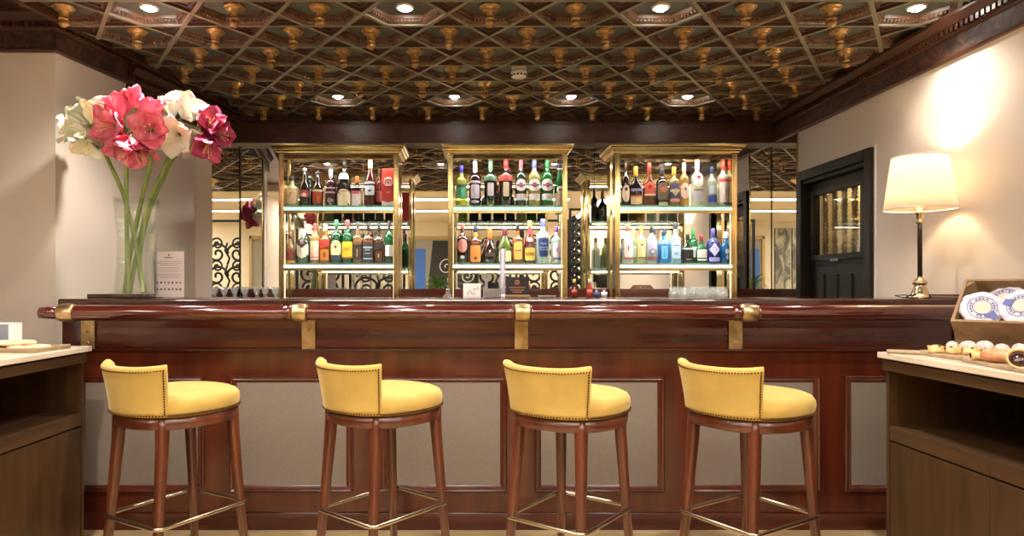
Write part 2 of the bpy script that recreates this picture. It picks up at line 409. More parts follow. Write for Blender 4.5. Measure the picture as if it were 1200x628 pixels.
# door on the right wall ------------------------------------------------------------------
dr = struct(thing('door_1', 'dark wooden door with spindled window in the right wall', 'door', (XW, (d0 + d1) / 2, 0)))
def dbox(b, y0, y1, z0, z1, x0, x1, m=DOORW):
    b.box((x0, y0 - (d0 + d1) / 2, z0), (x1, y1 - (d0 + d1) / 2, z1), m)
fr = MB(); fw = .075
dbox(fr, d0, d0 + fw, 0, dz, -.03, .12); dbox(fr, d1 - fw, d1, 0, dz, -.03, .12); dbox(fr, d0 + fw, d1 - fw, dz - fw, dz, -.03, .12)
dbox(fr, d0 + fw, d1 - fw, dz - fw - .03, dz - fw, -.012, .1)
fr.build('door_frame', dr, bevel=.006)
lf = MB(); y0, y1 = d0 + fw, d1 - fw; zt = dz - fw - .03
wy0, wy1, wz0, wz1 = y0 + .13, y1 - .06, 1.43, 1.90
dbox(lf, y0, y1, 0, 1.36, .05, .09); dbox(lf, y0, y1, wz1, zt, .05, .09); dbox(lf, y0, wy0, 1.36, wz1, .05, .09); dbox(lf, wy1, y1, 1.36, wz1, .05, .09); dbox(lf, wy0, wy1, 1.36, wz0, .05, .09)
lf.build('door_leaf', dr, bevel=.004)
sa = MB()
for (a, b, c, d_) in ((wy0 - .03, wy1 + .03, wz1 - .012, wz1 + .03), (wy0 - .03, wy1 + .03, wz0 - .03, wz0 + .012), (wy0 - .03, wy0 + .012, wz0, wz1), (wy1 - .012, wy1 + .03, wz0, wz1)):
    dbox(sa, a, b, c, d_, .03, .06)
sash = sa.build('window_sash', dr, bevel=.004)
pm = thin_glass('door_pane', (.9, .92, .9), .2)
pb = MB(); dbox(pb, wy0, wy1, wz0, wz1, .062, .066, pm); pb.build('pane', sash)
bk = MB(); dbox(bk, y0 - .4, y1 + 1.2, .6, zt + .4, .46, .47, mat('door_backing', rgb(176, 156, 112), .6)); bk.build('window_backing', dr)
rl = bpy.data.lights.new('door_fill_lamp', 'POINT'); rl.energy = 9; rl.color = (1, .9, .72); rl.shadow_soft_size = .08; ro = bpy.data.objects.new('door_fill_lamp', rl); COL.objects.link(ro); ro.parent = dr; ro.location = (.3, .35, 2.2)  # unseen lamp added behind the door to brighten its window
SPW = noise_mat('spindle_wood', rgb(120, 88, 48), rgb(160, 124, 74), (20, 20, 20), .4)
for i in range(5):
    yy = wy0 + (wy1 - wy0) * (i + .5) / 5 - (d0 + d1) / 2
    pr = []
    for q in range(33):
        z = wz0 + (wz1 - wz0) * q / 32
        pr.append((.014 + .009 * math.sin(q * 1.57) ** 2 + (.006 if q % 8 == 0 else 0), z))
    MB().lathe(pr, SPW, (.098, yy, 0), seg=10).build('spindle', dr)
lp = MB()
for i in range(4):
    a = y0 + .07 + i * (y1 - y0 - .1) / 4
    dbox(lp, a, a + .10, 1.0, 1.30, .036, .052); dbox(lp, a + .02, a + .08, .72, .94, .036, .052); dbox(lp, a, a + .10, .25, .66, .036, .052)
lp.build('lower_panels', dr, bevel=.008)
hb = MB(); dbox(hb, y0 + .03, y0 + .055, 1.72, 1.93, .03, .05, mat('hatch_strip', rgb(176, 158, 122), .4)); dbox(hb, y0 + .03, y0 + .055, 1.42, 1.62, .03, .05, MATS['hatch_strip'])
hb.build('strip_plate', dr, bevel=.004)
lk = MB(); dbox(lk, (wy0 + wy1) / 2 - .05, (wy0 + wy1) / 2 + .05, 1.385, 1.41, .02, .05, CHROME); lk.build('latch', dr, bevel=.003)
struct(MB().box((XW - .006, d0 - .016, 0), (XW + .02, d0, dz + .012), PAPER).build('trim_9'), 'white plaster bead beside the dark door', 'trim')
struct(MB().box((XW + .6, 3.4, -.1), (XW + .64, DW + 1.5, 2.85), DARK).build('wall_behind_door'))
EXPO = 1.3
# ------------------------------------------------------------------ bar counter
BF = 3.39; BTOP = 1.145; BX0, BX1 = -2.01, XW - .004
bar = thing('bar_counter', 'long mahogany bar counter with brass banded rail and fabric panels', 'bar counter')
MB().box((BX0, BF, 0), (BX1, BF + .08, 1.10), MAHZ).build('front_panel', bar)
MB().box((BX0 + .02, BF + .08, 0), (BX0 + .08, 3.86, 1.10), MAHZ).build('end_panel', bar)
ct = MB(); ct.box((BX0 - .01, BF - .045, 1.10), (BX1, 3.98, BTOP), MAHDARK)
ct.build('counter_top', bar, bevel=.01, bseg=3)
fa = MB()
pr = [(0, .888), (-.022, .888), (-.026, .894), (-.026, .9), (-.02, .906), (-.018, 1.0), (-.022, 1.05), (-.034, 1.09), (-.036, 1.10), (0, 1.10)]
ra = [(BX0, BF + p, z) for p, z in pr]; rb = [(BX1, BF + p, z) for p, z in pr]
fa.rings([ra, rb], MAHX, False); fa.build('fascia', bar)
MB().box((BX0, BF - .014, 0), (BX1, BF, .085), MAHX).build('plinth', bar, bevel=.004)
RD, RZ, RR = 3.225, 1.2 - 29.5 * 3.225 / 800, .0375
def rail_x(px): return (px - VX) * RD / F
sleeves = [(70, 88), (343, 360), (603, 621), (868, 886)]
edges = [47] + [v for s_ in sleeves for v in s_]
segs = [(rail_x(88), rail_x(343)), (rail_x(360), rail_x(603)), (rail_x(621), rail_x(868)), (rail_x(886), BX1 - .02)]
for a, b in segs:
    t = MB(); n = .02
    pts = [(a, RD, RZ), (a + .012, RD, RZ), (a + .03, RD, RZ), (b - .05, RD, RZ), (b - .045, RD, RZ), (b - .035, RD, RZ), (b - .03, RD, RZ), (b - .012, RD, RZ), (b, RD, RZ)]
    t.tube(pts, [RR, RR * 1.0, RR, RR, RR * .94, RR * .94, RR, RR, RR], MAHRAIL, 28); t.build('rail', bar)
t = MB(); t.tube([(rail_x(47), RD, RZ), (rail_x(48), RD, RZ), (rail_x(71), RD, RZ)], [RR * .6, RR * .76, RR * .78], MAHRAIL, 24); t.build('rail_end', bar)
for a, b in sleeves:
    x0, x1 = rail_x(a), rail_x(b); n = 10; pts = []; rr = []
    for i in range(n + 1):
        u = i / n; pts.append((x0 + (x1 - x0) * u, RD, RZ)); rr.append(RR * (1.06 + .12 * math.sin(math.pi * u)))
    s_ = MB(); s_.tube(pts, rr, BRASSOLD, 28); s_.build('rail_sleeve', bar)
    # arm of the bracket behind the rail
    a_ = MB(); xm = (x0 + x1) / 2
    a_.box((xm - .025, RD + .02, RZ - .02), (xm + .025, BF - .025, RZ + .02), BRASSOLD); a_.build('rail_arm', bar, bevel=.006)
for px in (103, 361.5, 611, 862, 1113):
    x = (px - VX) * (BF - .03) / F
    if px == 1113: x = 2.42
    p = MB(); p.box((x - .0335, BF - .034, .897), (x + .0335, BF - .024, 1.085), BRASSOLD)
    bk = p.build('bracket_plate', bar, bevel=.003)
    s2 = MB()
    for z in (.93, .985): s2.ball((x, BF - .034, z), (.009, .004, .009), BRASSOLD, 10)
    s2.build('screw', bk)
panels = [(93, 240), (270, 414), (447, 594), (626, 778), (806, 960), (989, 1136)]
for a, b in panels:
    x0, x1 = (a - VX) * BF / F, (b - VX) * BF / F; z1, z0 = 1.2 - (440 - VY) * BF / F, 1.2 - (576 - VY) * BF / F
    f = MB()
    prf = [(0, 0), (0, -.012), (.006, -.018), (.014, -.014), (.02, -.016), (.028, -.008), (.034, -.004), (.034, 0)]
    rg = []
    for q, y in prf: rg.append([(x0 + q, BF + y, z0 + q), (x1 - q, BF + y, z0 + q), (x1 - q, BF + y, z1 - q), (x0 + q, BF + y, z1 - q)])
    vs = [p for r in rg for p in r]; fs = []
    for i in range(len(prf) - 1):
        for j in range(4): fs.append((i*4+j, i*4+(j+1) % 4, (i+1)*4+(j+1) % 4, (i+1)*4+j))
    f.add(vs, fs, MAHZ)
    pn = MB(); pn.box((x0 + .03, BF - .004, z0 + .03), (x1 - .03, BF - .001, z1 - .03), FABRIC)
    po = pn.build('fabric_panel', bar); po['label'] = 'taupe fabric panel'
    f.build('panel_frame', bar)

# counter flap piece at the left end
o = MB().box((-1.99, 3.55, BTOP), (-1.70, 3.80, BTOP + .022), MAHDARK).build('serving_board', bevel=.004)
tag(o, 'flat dark wooden board at the left end of the bar top', 'board')

# ------------------------------------------------------------------ stools
def outline(a, hw=.222, hd=.232, n=2.35):
    c, s_ = math.cos(a), math.sin(a)
    r = (abs(c / hw) ** n + abs(s_ / hd) ** n) ** (-1 / n)
    return Vector((r * c, r * s_))
def make_stool(label):
    t = thing('bar_stool', label, 'stool', (0, 0, 0), 0, 'yellow velvet bar stools along the bar')
    NS = 48; A = [2 * math.pi * i / NS for i in range(NS)]
    # cushion
    c = MB(); rg = []
    for sc_, z in ((.93, .708), (.985, .712), (1.0, .725), (1.015, .745), (1.005, .765), (.96, .780), (.86, .790), (.65, .797), (.35, .801), (.05, .802)):
        rg.append([(*(outline(a) * sc_), z) for a in A])
    c.rings(rg, VELVET); c.build('seat', t)
    # apron
    ap = MB(); rg = [[(*(outline(a) * s_), z) for a in A] for s_, z in ((.90, .662), (.945, .662), (.965, .668), (.975, .708), (.93, .709))]
    ap.rings(rg, STOOLWOOD, True); ap.build('seat_frame', t)
    # backrest: padded shell round the rear
    b = MB(); HA = R(46); nt, nz = 28, 10; rg = []
    def bp(u, w, e):
        """u -1..1 along the arc, w 0..1 up, e thickness offset inwards"""
        a = -math.pi / 2 + u * HA
        p = outline(a, .222, .232, 2.2); nrm = Vector((math.cos(a), math.sin(a)))
        q = p * 1.012 + nrm * (.008 + .030 * w ** 1.3 - e)
        return Vector((q.x, q.y, .715 + w * (.178 + .010 * abs(u) ** 3)))
    for i in range(nt + 1):
        u = -1 + 2 * i / nt
        sec = []
        th = .042 * (1 if abs(u) < .97 else .8)
        for j in range(nz + 1): sec.append(bp(u, j / nz, 0))
        for (w, e) in ((1.04, .006), (1.06, .016), (1.05, .028), (1.0, .036)):
            sec.append(bp(u, w, e * th / .036))
        for j in range(nz - 1, -1, -1): sec.append(bp(u, j / nz, th + .012 * (1 - j / nz)))
        rg.append(sec)
    b.rings(rg, VELVET, True)
    bo = b.build('backrest', t)
    # nails
    n = MB()
    def nail(p): n.ball(p, .0038, NAIL, 6)
    peri = 0; pts = [outline(2 * math.pi * i / 400) * 1.006 for i in range(400)]; acc = 0
    for i in range(400):
        acc += (pts[i] - pts[i-1]).length
        if acc > .0098:
            acc = 0; ang = math.atan2(pts[i].y, pts[i].x); du = (ang + math.pi / 2 + math.pi) % (2 * math.pi) - math.pi
            if abs(du) < HA: q = bp(du / HA, .02, -.001); nail((q.x, q.y, .7195))
            else: nail((*(pts[i] * 1.012), .719))
    L_ = 2 * HA * .235; m_ = int(L_ / .0098)
    for i in range(m_ + 1): nail(bp(-.96 + 1.92 * i / m_, .955, -.001))
    for u in (-.955, .955):
        for i in range(1, 19): nail(bp(u, i / 19, -.001))
    n.build('nail_trim', t)
    br = MB()                                                  # dark braid under the nails
    br.rings([[(*(outline(a) * s_), z) for a in A] for s_, z in ((.99, .7145), (1.009, .7145), (1.009, .7235), (.99, .7235))], NAIL, True, caps=False)
    br.build('braid', t)
    # legs
    for sx, sy in ((1, 1), (-1, 1), (1, -1), (-1, -1)):
        l = MB(); rg = []
        for z, x, y, w_ in ((0, .170, .214, .0135), (.3, .152, .190, .0165), (.6, .140, .166, .021), (.668, .138, .163, .0225), (.705, .137, .162, .0225)):
            sec = []
            for k in range(16):
                a = 2 * math.pi * k / 16 + math.pi / 16; cc, ss = math.cos(a), math.sin(a); r = w_ * (abs(cc) ** 4 + abs(ss) ** 4) ** -.25
                sec.append((sx * x + r * cc, sy * y + r * ss, z))
            rg.append(sec)
        l.rings(rg, STOOLWOOD); l.build('leg', t)
    # footrest ring round the legs
    f = MB(); pts = []; hx, hy, rad = .172, .21, .03
    for cx, cy, a0 in ((hx - rad, hy - rad, 0), (-hx + rad, hy - rad, 90), (-hx + rad, -hy + rad, 180), (hx - rad, -hy + rad, 270)):
        for k in range(5):
            a = R(a0 + 22.5 * k); pts.append((cx + rad * math.cos(a), cy + rad * math.sin(a), .30))
    f.tube(pts, .0085, STEELBR, 10, closed=True); f.build('footrest', t)
    return t
h_ = .90
stools = [(-1.326, 3.10, -31, 'yellow velvet bar stool nearest the vase of amaryllis'),
          (-.3925, 3.138, -41, 'yellow velvet bar stool second from the flower vase'),
          (.4515, 3.05, -38, 'yellow velvet bar stool in front of the middle bottle cabinet'),
          (1.242, 3.027, -58, 'yellow velvet bar stool nearest the pastry sideboard')]
src = make_stool(stools[0][3])
for i, (x, d, a, lb) in enumerate(stools):
    o = src if i == 0 else copy_tree(src)
    o.location = (x * h_, d * h_, 0); o.rotation_euler = (0, 0, R(a)); o['label'] = lb

# ------------------------------------------------------------------ sideboards
STOP = .93
def sideboard(name, label, sgn, xf, dfar, dnear, depth, seam):
    """sgn +1: front faces -x (right side of the room); -1: front faces +x."""
    t = thing(name, label, 'sideboard')
    def bx(b, x0, x1, y0, y1, z0, z1, m):
        lo, hi = sorted((xf + sgn * x0, xf + sgn * x1)); b.box((lo, y0, z0), (hi, y1, z1), m)
    b = MB(); bx(b, 0, depth, dnear, dfar, STOP - .025, STOP, MARBLE); b.build('marble_top', t, bevel=.003)
    b = MB()
    bx(b, .03, depth - .02, dfar - .035, dfar - .015, 0, STOP - .033, OAK); b.build('side_panel', t)
    b = MB(); bx(b, .03, depth - .02, dnear + .015, dnear + .035, 0, STOP - .033, OAK); b.build('side_panel', t)
    b = MB(); bx(b, depth - .04, depth - .02, dnear + .03, dfar - .03, 0, STOP - .033, OAKY); b.build('back_panel', t)
    b = MB(); bx(b, .02, depth - .02, dnear + .02, dfar - .02, STOP - .033, STOP - .025, DARK); bx(b, .012, depth - .02, dnear + .015, dfar - .015, STOP - .075, STOP - .033, OAKY); b.build('top_rail', t, bevel=.003)
    b = MB(); bx(b, .05, depth - .04, dnear + .035, dfar - .035, .60, .622, OAKY); b.build('shelf', t)
    e = [dfar - .036] + [s_ for s_ in seam if dnear + .1 < s_] + [dnear + .036]
    for i in range(len(e) - 1):
        b = MB(); bx(b, .03, .052, e[i+1] + .0015, e[i] - .0015, .566, .625, OAKY); b.build('drawer_front', t, bevel=.002)
        b = MB(); bx(b, .032, .052, e[i+1] + .0015, e[i] - .0015, .06, .559, OAK); b.build('door', t, bevel=.002)
    b = MB(); bx(b, .06, depth - .05, dnear + .04, dfar - .04, 0, .06, DARK); b.build('plinth', t)
    return t
SBR = sideboard('sideboard', 'dark oak sideboard under the pastries with marble top and open niche', 1, 1.72, 2.88, 1.15, .76, [2.30, 1.73])
SBL = sideboard('sideboard', 'dark oak sideboard at the left with tray of flat breads on marble', -1, -1.755, 3.176, 1.3, .8, [2.4])

# crate with wrapped rounds, tilted towards the room
cr = thing('wooden_crate', 'tilted pine crate of wrapped round biscuits on the right sideboard', 'crate')
A_ = at(1113.4, 376.1, 2.766)
fx = Vector((.63, -.78, 0)).normalized(); nx = Vector((.78, .63, 0)).normalized()
wdir = (nx * .188 + Vector((0, 0, .172))).normalized(); ddir = (nx * .112 - Vector((0, 0, .094))).normalized()
ddir = (ddir - wdir * ddir.dot(wdir)).normalized()
CL, CWd, CDp, th = .52, .255, .145, .012
MC = Matrix(((fx.x, wdir.x, ddir.x, A_.x), (fx.y, wdir.y, ddir.y, A_.y), (fx.z, wdir.z, ddir.z, A_.z), (0, 0, 0, 1)))
for nm_, lo, hi in (('front_board', (0, 0, 0), (CL, th, CDp)), ('back_board', (0, CWd - th, 0), (CL, CWd, CDp)),
                    ('end_board', (0, th, 0), (th, CWd - th, CDp)), ('end_board', (CL - th, th, 0), (CL, CWd - th, CDp)), ('bottom_board', (th, th, CDp - .01), (CL - th, CWd - th, CDp))):
    MB().box(lo, hi, CRATEW, MC).build(nm_, cr, bevel=.0015)
for x in (th, CL - th - .025):
    MB().prism([(x, CWd - th), (x, CWd - th - .035), (x + .025, CWd - th)], .004, CDp - .012, CRATEW, MC).build('corner_block', cr)
st = MB()
for x in (.06, CL - .1):
    p1 = MC @ Vector((x, .03, CDp)); p2 = MC @ Vector((x, CWd - .02, CDp))
    for p, hw in ((p1, .012), (p2, .012)):
        q = p + fx * .04
        st.add([p - nx*hw + Vector((0,0,0)), p + nx*hw, q + nx*hw, q - nx*hw] + [Vector((k.x, k.y, STOP)) for k in (p - nx*hw, p + nx*hw, q + nx*hw, q - nx*hw)],
               [(0,1,2,3), (4,5,6,7), (0,1,5,4), (1,2,6,5), (2,3,7,6), (3,0,4,7)], CRATEW)
st.build('prop_foot', cr)
WRAP = noise_mat('wax_paper', rgb(216, 206, 212), rgb(198, 188, 202), (30, 30, 30), .4, bump=.5)
BLUE = mat('blue_print', rgb(84, 92, 150), .5)
BROWNP = mat('biscuit_showing', rgb(216, 190, 176), .6)
def wrapped(x, y, z, rx, ry, rzz, label, r=.072):
    t = thing('wrapped_biscuit', label, 'biscuit', (0, 0, 0), 0, 'wrapped round biscuits in the crate')
    t.matrix_world = MC @ Matrix.Translation((x, y, z)) @ Matrix.Rotation(R(rx), 4, 'X') @ Matrix.Rotation(R(ry), 4, 'Y') @ Matrix.Rotation(R(rzz), 4, 'Z')
    b = MB(); rg = []; n = 40
    for s_, zz in ((.02, -.007), (.6, -.008), (.9, -.007), (1.0, 0), (.97, .006), (.85, .010), (.5, .012), (.02, .012)):
        rg.append([(r * s_ * (1 + .03 * math.sin(7 * a + 1.3) * s_ + .03 * math.sin(13 * a) * s_) * math.cos(a), r * s_ * (1 + .03 * math.sin(7 * a + 1.3) * s_) * math.sin(a), -zz + .0025 * math.sin(11 * a + 5 * s_) * s_) for a in [2 * math.pi * i / n for i in range(n)]])
    b.rings(rg, WRAP); b.build('wrapper', t)
    p = MB()
    def ring(r0, r1, a0, a1, z_, m):
        k = max(3, int((a1 - a0) / 8)); vs = []; fs = []
        for i in range(k + 1):
            a = R(a0 + (a1 - a0) * i / k); vs += [(r0 * math.cos(a), r0 * math.sin(a), z_), (r1 * math.cos(a), r1 * math.sin(a), z_)]
        for i in range(k): fs.append((2*i, 2*i+1, 2*i+3, 2*i+2))
        p.add(vs, fs, m)
    ring(.0, .030, 0, 360, -.0152, BROWNP); ring(.030, .033, 0, 360, -.0156, BLUE); ring(.048, .0505, 0, 360, -.0142, BLUE)
    for q in range(20):
        if q % 5: ring(.036, .043, q * 18, q * 18 + 11, -.0153, BLUE)
    p.add([(-.066, -.013, -.0135), (-.034, -.016, -.0162), (-.034, .016, -.0162), (-.066, .013, -.0135)], [(0, 1, 2, 3)], BLUE)
    p.build('blue_print', t, fix=False)
    return t
wrapped(.082, .105, .030, -16, -14, 140, 'white wrapped biscuit with blue ring at the crate end nearest the bar', .078)
wrapped(.140, .185, .060, -10, 10, 80, 'white wrapped biscuit at the back of the crate behind two others', .076)
wrapped(.215, .110, .020, -14, 8, -20, 'white wrapped biscuit beside the end one in the crate', .082)
wrapped(.29, .185, .055, -10, 0, 200, 'white wrapped biscuit lying deeper in the crate, half covered')

# boards with pastries
def slab(poly, z0, z1, m, name, label, cat, bevel=.004):
    o = MB().prism(poly, z0, z1, m).build(name, bevel=bevel); tag(o, label, cat); return o
pb_ = thing('serving_board', 'wooden paddle board of pastries with its handle towards the front edge', 'board')
MB().prism([(1.81, 2.74), (1.806, 2.54), (1.95, 2.45), (2.08, 2.42), (2.12, 2.62), (1.98, 2.80), (1.86, 2.82)], STOP, STOP + .014, BOARDW).build('board', pb_, bevel=.003)
MB().prism([(1.712, 2.80), (1.81, 2.735), (1.86, 2.79), (1.735, 2.84)], STOP + .001, STOP + .014, BOARDW).build('handle', pb_, bevel=.005)
slab([(1.784, 2.46), (1.738, 2.14), (1.735, 1.95), (2.0, 1.95), (2.02, 2.30), (1.94, 2.42), (1.80, 2.50)], STOP, STOP + .013, BOARDW, 'serving_board', 'plain wooden board along the front edge of the right sideboard', 'board')
PAST = noise_mat('golden_pastry', rgb(206, 156, 92), rgb(226, 190, 134), (40, 40, 40), .55, bump=.4)
PASTB = noise_mat('baked_pastry', rgb(176, 112, 70), rgb(204, 150, 108), (40, 40, 40), .5, bump=.4)
SUGAR = noise_mat('sugared_pastry', rgb(232, 208, 206), rgb(206, 170, 160), (60, 60, 60), .8, bump=.5)
JAM = mat('dark_jam', rgb(52, 26, 24), .12, 0, Coat_Weight=.6)
BZ = STOP + .014
def sugar_bun(x, y, r, label):
    t = thing('sugared_bun', label, 'pastry', (x, y, BZ), random.random() * 3, 'sugared buns on the paddle board')
    b = MB(); rg = []
    for s_, z in ((.5, 0), (.9, .003), (1.0, .013), (.92, .025), (.65, .034), (.3, .038), (.02, .039)):
        rg.append([(r * s_ * math.cos(a) * (1 + .06 * math.sin(3 * a)), r * .8 * s_ * math.sin(a), z * r / .028) for a in [2 * math.pi * i / 20 for i in range(20)]])
    b.rings(rg, SUGAR); b.build('bun', t)
    c = MB(); c.ball((0, -r * .78, r * .4), (r * .35, r * .12, r * .2), JAM, 8); c.build('filling', t)
def tart(x, y, r, label, tilt=0, m=PAST):
    t = thing('jam_tart', label, 'pastry', (x, y, BZ), 0, 'jam tarts on the boards'); t.rotation_euler = (R(tilt), 0, R(-30)); 
    if tilt: t.location.z = BZ + r * .55
    b = MB(); b.lathe([(0, 0), (r * .75, 0), (r, .018), (r * .97, .022), (r * .84, .02), (r * .78, .012), (0, .012)], m, seg=22); b.build('crust', t)
    c = MB(); c.lathe([(0, .012), (r * .8, .012), (r * .74, .018), (0, .021)], JAM, seg=18); c.build('filling', t)
def roll(x, y, a, r, ln, label, m=PASTB):
    t = thing('pastry_roll', label, 'pastry', (x, y, BZ + r), R(a), 'rolled pastries on the boards')
    b = MB(); pts = [(ln * (i / 10 - .5), 0, 0) for i in range(11)]
    b.tube(pts, [r * (.74 + .26 * math.sin(math.pi * i / 10) + (.09 if i % 2 else -.03)) for i in range(11)], m, 14); b.build('dough', t)
    c = MB(); c.ball((-ln / 2, 0, 0), (.004, r * .7, r * .7), JAM, 10); c.build('filling', t)
lbs = ['farthest from the viewer', 'second from the far end', 'third from the far end', 'fourth from the far end', 'fifth from the far end', 'last, nearest the viewer']
dv = Vector((.63, -.78))
for i in range(6): p = Vector((1.95, 2.755)) + dv * (.054 * i); sugar_bun(p.x, p.y, .029 + .003 * (i % 3), 'pink-white sugared bun in the row along the crate, ' + lbs[i])
for i in range(4): p = Vector((1.875, 2.745)) + dv * (.062 * i); tart(p.x, p.y, .029, 'golden jam tart in the middle row, %s from the far end' % ordn(i))
def puff(x, y, r, label):
    t = thing('puff_pastry', label, 'pastry', (x, y, BZ), random.random() * 3, 'puff pastries on the paddle board')
    q = MB(); rg = []
    for s_, z in ((.8, 0), (1.0, .006), (.98, .014), (.8, .024), (.45, .029), (.02, .030)):
        rg.append([(r * s_ * math.cos(k) * (abs(math.cos(k)) ** 4 + abs(math.sin(k)) ** 4) ** -.2, r * s_ * .85 * math.sin(k) * (abs(math.cos(k)) ** 4 + abs(math.sin(k)) ** 4) ** -.2, z + .002 * math.sin(5 * k)) for k in [2 * math.pi * i / 24 for i in range(24)]])
    q.rings(rg, PAST); q.build('crust', t)
    for k in range(3): q = MB(); q.ball((r * .5 * math.cos(2.1 * k), r * .45 * math.sin(2.1 * k), .0265), (.007, .006, .005), JAM, 8); q.build('jam_spot', t)
for i in range(4): p = Vector((1.832, 2.68)) + dv * (.058 * i); puff(p.x, p.y, .027, 'golden puff pastry with jam spots by the board edge, %s from the handle' % ordn(i))
for i in range(3): p = Vector((1.995, 2.605)) + dv * (.06 * i); tart(p.x, p.y, .03, 'browned jam tart continuing the middle row towards the viewer, %s from far end' % ordn(i), 0, PASTB)
roll(1.80, 2.41, -20, .015, .05, 'small golden pastry roll at the far corner of the plain board', PAST)
roll(1.80, 2.33, -62, .023, .085, 'brown pastry roll with dark jam end beside the propped tart')
tart(1.775, 2.205, .036, 'open tart showing dark jam, propped on edge at the front', 62)
roll(1.87, 2.34, -62, .022, .08, 'pale golden pastry roll behind the brown jam roll', PAST)
tart(1.85, 2.20, .034, 'golden tart with dark jam lying behind the propped one', 20)
roll(1.82, 2.10, -40, .022, .08, 'brown pastry roll nearest the viewer on the plain board')

# left sideboard things
ty = thing('bread_tray', 'pale wooden tray of flat breads on the left sideboard', 'tray', (-2.05, 2.92, STOP), R(-4))
MB().box((-.24, -.10, 0), (.28, .12, .008), BOARDW).build('tray_base', ty)
rm = MB()
for lo, hi in (((-.24, -.10, .008), (.28, -.088, .02)), ((-.24, .108, .008), (.28, .12, .02)), ((.268, -.088, .008), (.28, .108, .02)), ((-.24, -.088, .008), (-.228, .108, .02))): rm.box(lo, hi, BOARDW)
rm.build('tray_rim', ty, bevel=.002)
BREAD = noise_mat('pale_flatbread', rgb(236, 208, 168), rgb(222, 184, 138), (25, 25, 25), .7, bump=.4)
bl = ['at the end nearest the bar', 'in the middle of the tray, lower layer', 'at the wall side of the tray', 'lying across on top', 'on top beside the grey box']
for i, (x, y, z, a) in enumerate(((.17, .0, .008, 10), (.02, .01, .008, -12), (-.13, .0, .008, 8), (.10, .01, .026, 25), (-.05, .0, .026, -20))):
    t = thing('flat_bread', 'pale flat bread ' + bl[i], 'bread', (0, 0, 0), 0, 'flat breads on the left tray')
    t.matrix_world = Matrix.Translation((-2.05, 2.92, STOP)) @ Matrix.Rotation(R(-4), 4, 'Z') @ Matrix.Translation((x, y, z)) @ Matrix.Rotation(R(a), 4, 'Z')
    b = MB(); n = 26; rg = []
    for s_, zz in ((.9, 0), (1.0, .006), (.95, .014), (.6, .018), (.02, .017)):
        rg.append([(.085 * s_ * math.cos(q) * (1 + .05 * math.sin(3 * q + i)), .075 * s_ * math.sin(q) * (1 + .05 * math.cos(4 * q + i)), zz + .002 * math.sin(5 * q)) for q in [2 * math.pi * k / n for k in range(n)]])
    b.rings(rg, BREAD); b.build('crust', t)
gb = thing('card_box', 'blue-grey card box with white edge at the back of the left sideboard', 'box', (-2.175, 3.09, STOP))
MB().box((-.12, -.02, 0), (.105, .06, .105), noise_mat('blue_grey_card', rgb(132, 136, 152), rgb(146, 150, 164), (5, 5, 5), .5)).build('box', gb, bevel=.003)
MB().box((-.125, -.024, .104), (.109, .064, .109), PAPER).build('lid_edge', gb)
MB().box((.1045, -.024, 0), (.109, .064, .105), PAPER).build('side_edge', gb)
# ------------------------------------------------------------------ table lamp
lx, ly = 2.376, 3.60
LBR = mat('lamp_brass', rgb(198, 178, 144), .2, 1)
lp_ = thing('table_lamp', 'lit table lamp with cream shade on the bar by the right wall', 'lamp', (lx, ly, BTOP))
MB().lathe([(0, 0), (.062, 0), (.064, .006), (.056, .012), (.044, .02), (.036, .04), (.03, .06), (.026, .066), (.032, .072), (.036, .08), (.03, .092), (.02, .1), (.014, .108), (.012, .112), (0, .112)], LBR, seg=32).build('base', lp_)
MB().lathe([(.0115, .108), (.0115, .36), (.0115, .40)], mat('lamp_column', rgb(52, 36, 24), .3), seg=20).build('column', lp_)
MB().lathe([(.012, .39), (.017, .395), (.018, .405), (.013, .412), (.016, .42), (.016, .44), (.02, .446), (.02, .455), (.013, .46), (.013, .5), (0, .5)], LBR, seg=24).build('socket', lp_)
SH = mat('lamp_shade', rgb(255, 240, 214), .8)
nt = SH.node_tree; b_ = bsdf(SH); tl_ = nt.nodes.new('ShaderNodeBsdfTranslucent'); tl_.inputs['Color'].default_value = (1, .9, .74, 1)
mx = nt.nodes.new('ShaderNodeMixShader'); mx.inputs[0].default_value = .36
nt.links.new(b_.outputs[0], mx.inputs[1]); nt.links.new(tl_.outputs[0], mx.inputs[2]); nt.links.new(mx.outputs[0], nt.nodes['Material Output'].inputs['Surface'])
zb, zt_, rb_, rt_ = .469, .744, .167, .130
s_ = MB(); s_.lathe([(rb_, zb), (rt_, zt_)], SH, seg=56)
s_.f = [f for f in s_.f if len(f) == 4]; s_.m = s_.m[:len(s_.f)]; s_.sm = s_.sm[:len(s_.f)]
so = s_.build('shade', lp_, fix=False); so.modifiers.new('Solidify', 'SOLIDIFY').thickness = .0015
for r_, z in ((rb_, zb), (rt_, zt_)):
    e_ = MB(); e_.tube([(r_ * math.cos(2*math.pi*i/48), r_ * math.sin(2*math.pi*i/48), z) for i in range(48)], .003, PAPER, 6, True)
    e_.build('shade_trim', so)
sp = MB()
for i in range(3):
    a = 2 * math.pi * i / 3; sp.tube([(.0, 0, .70), (rt_ * math.cos(a), rt_ * math.sin(a), .735)], .0018, BRASS, 6)
sp.tube([(.03, 0, .49), (.05, 0, .58), (.0, 0, .70)], .0018, BRASS, 6); sp.build('shade_carrier', lp_)
MB().ball((0, 0, .585), (.03, .03, .04), emit('bulb_glow', (1, .86, .62), 12), 16).build('bulb', lp_)
l = bpy.data.lights.new('lamp_light', 'POINT'); l.energy = 5.5; l.color = (1, .80, .54); l.shadow_soft_size = .035
lo = bpy.data.objects.new('lamp_light', l); COL.objects.link(lo); lo.parent = lp_; lo.location = (0, 0, .64)
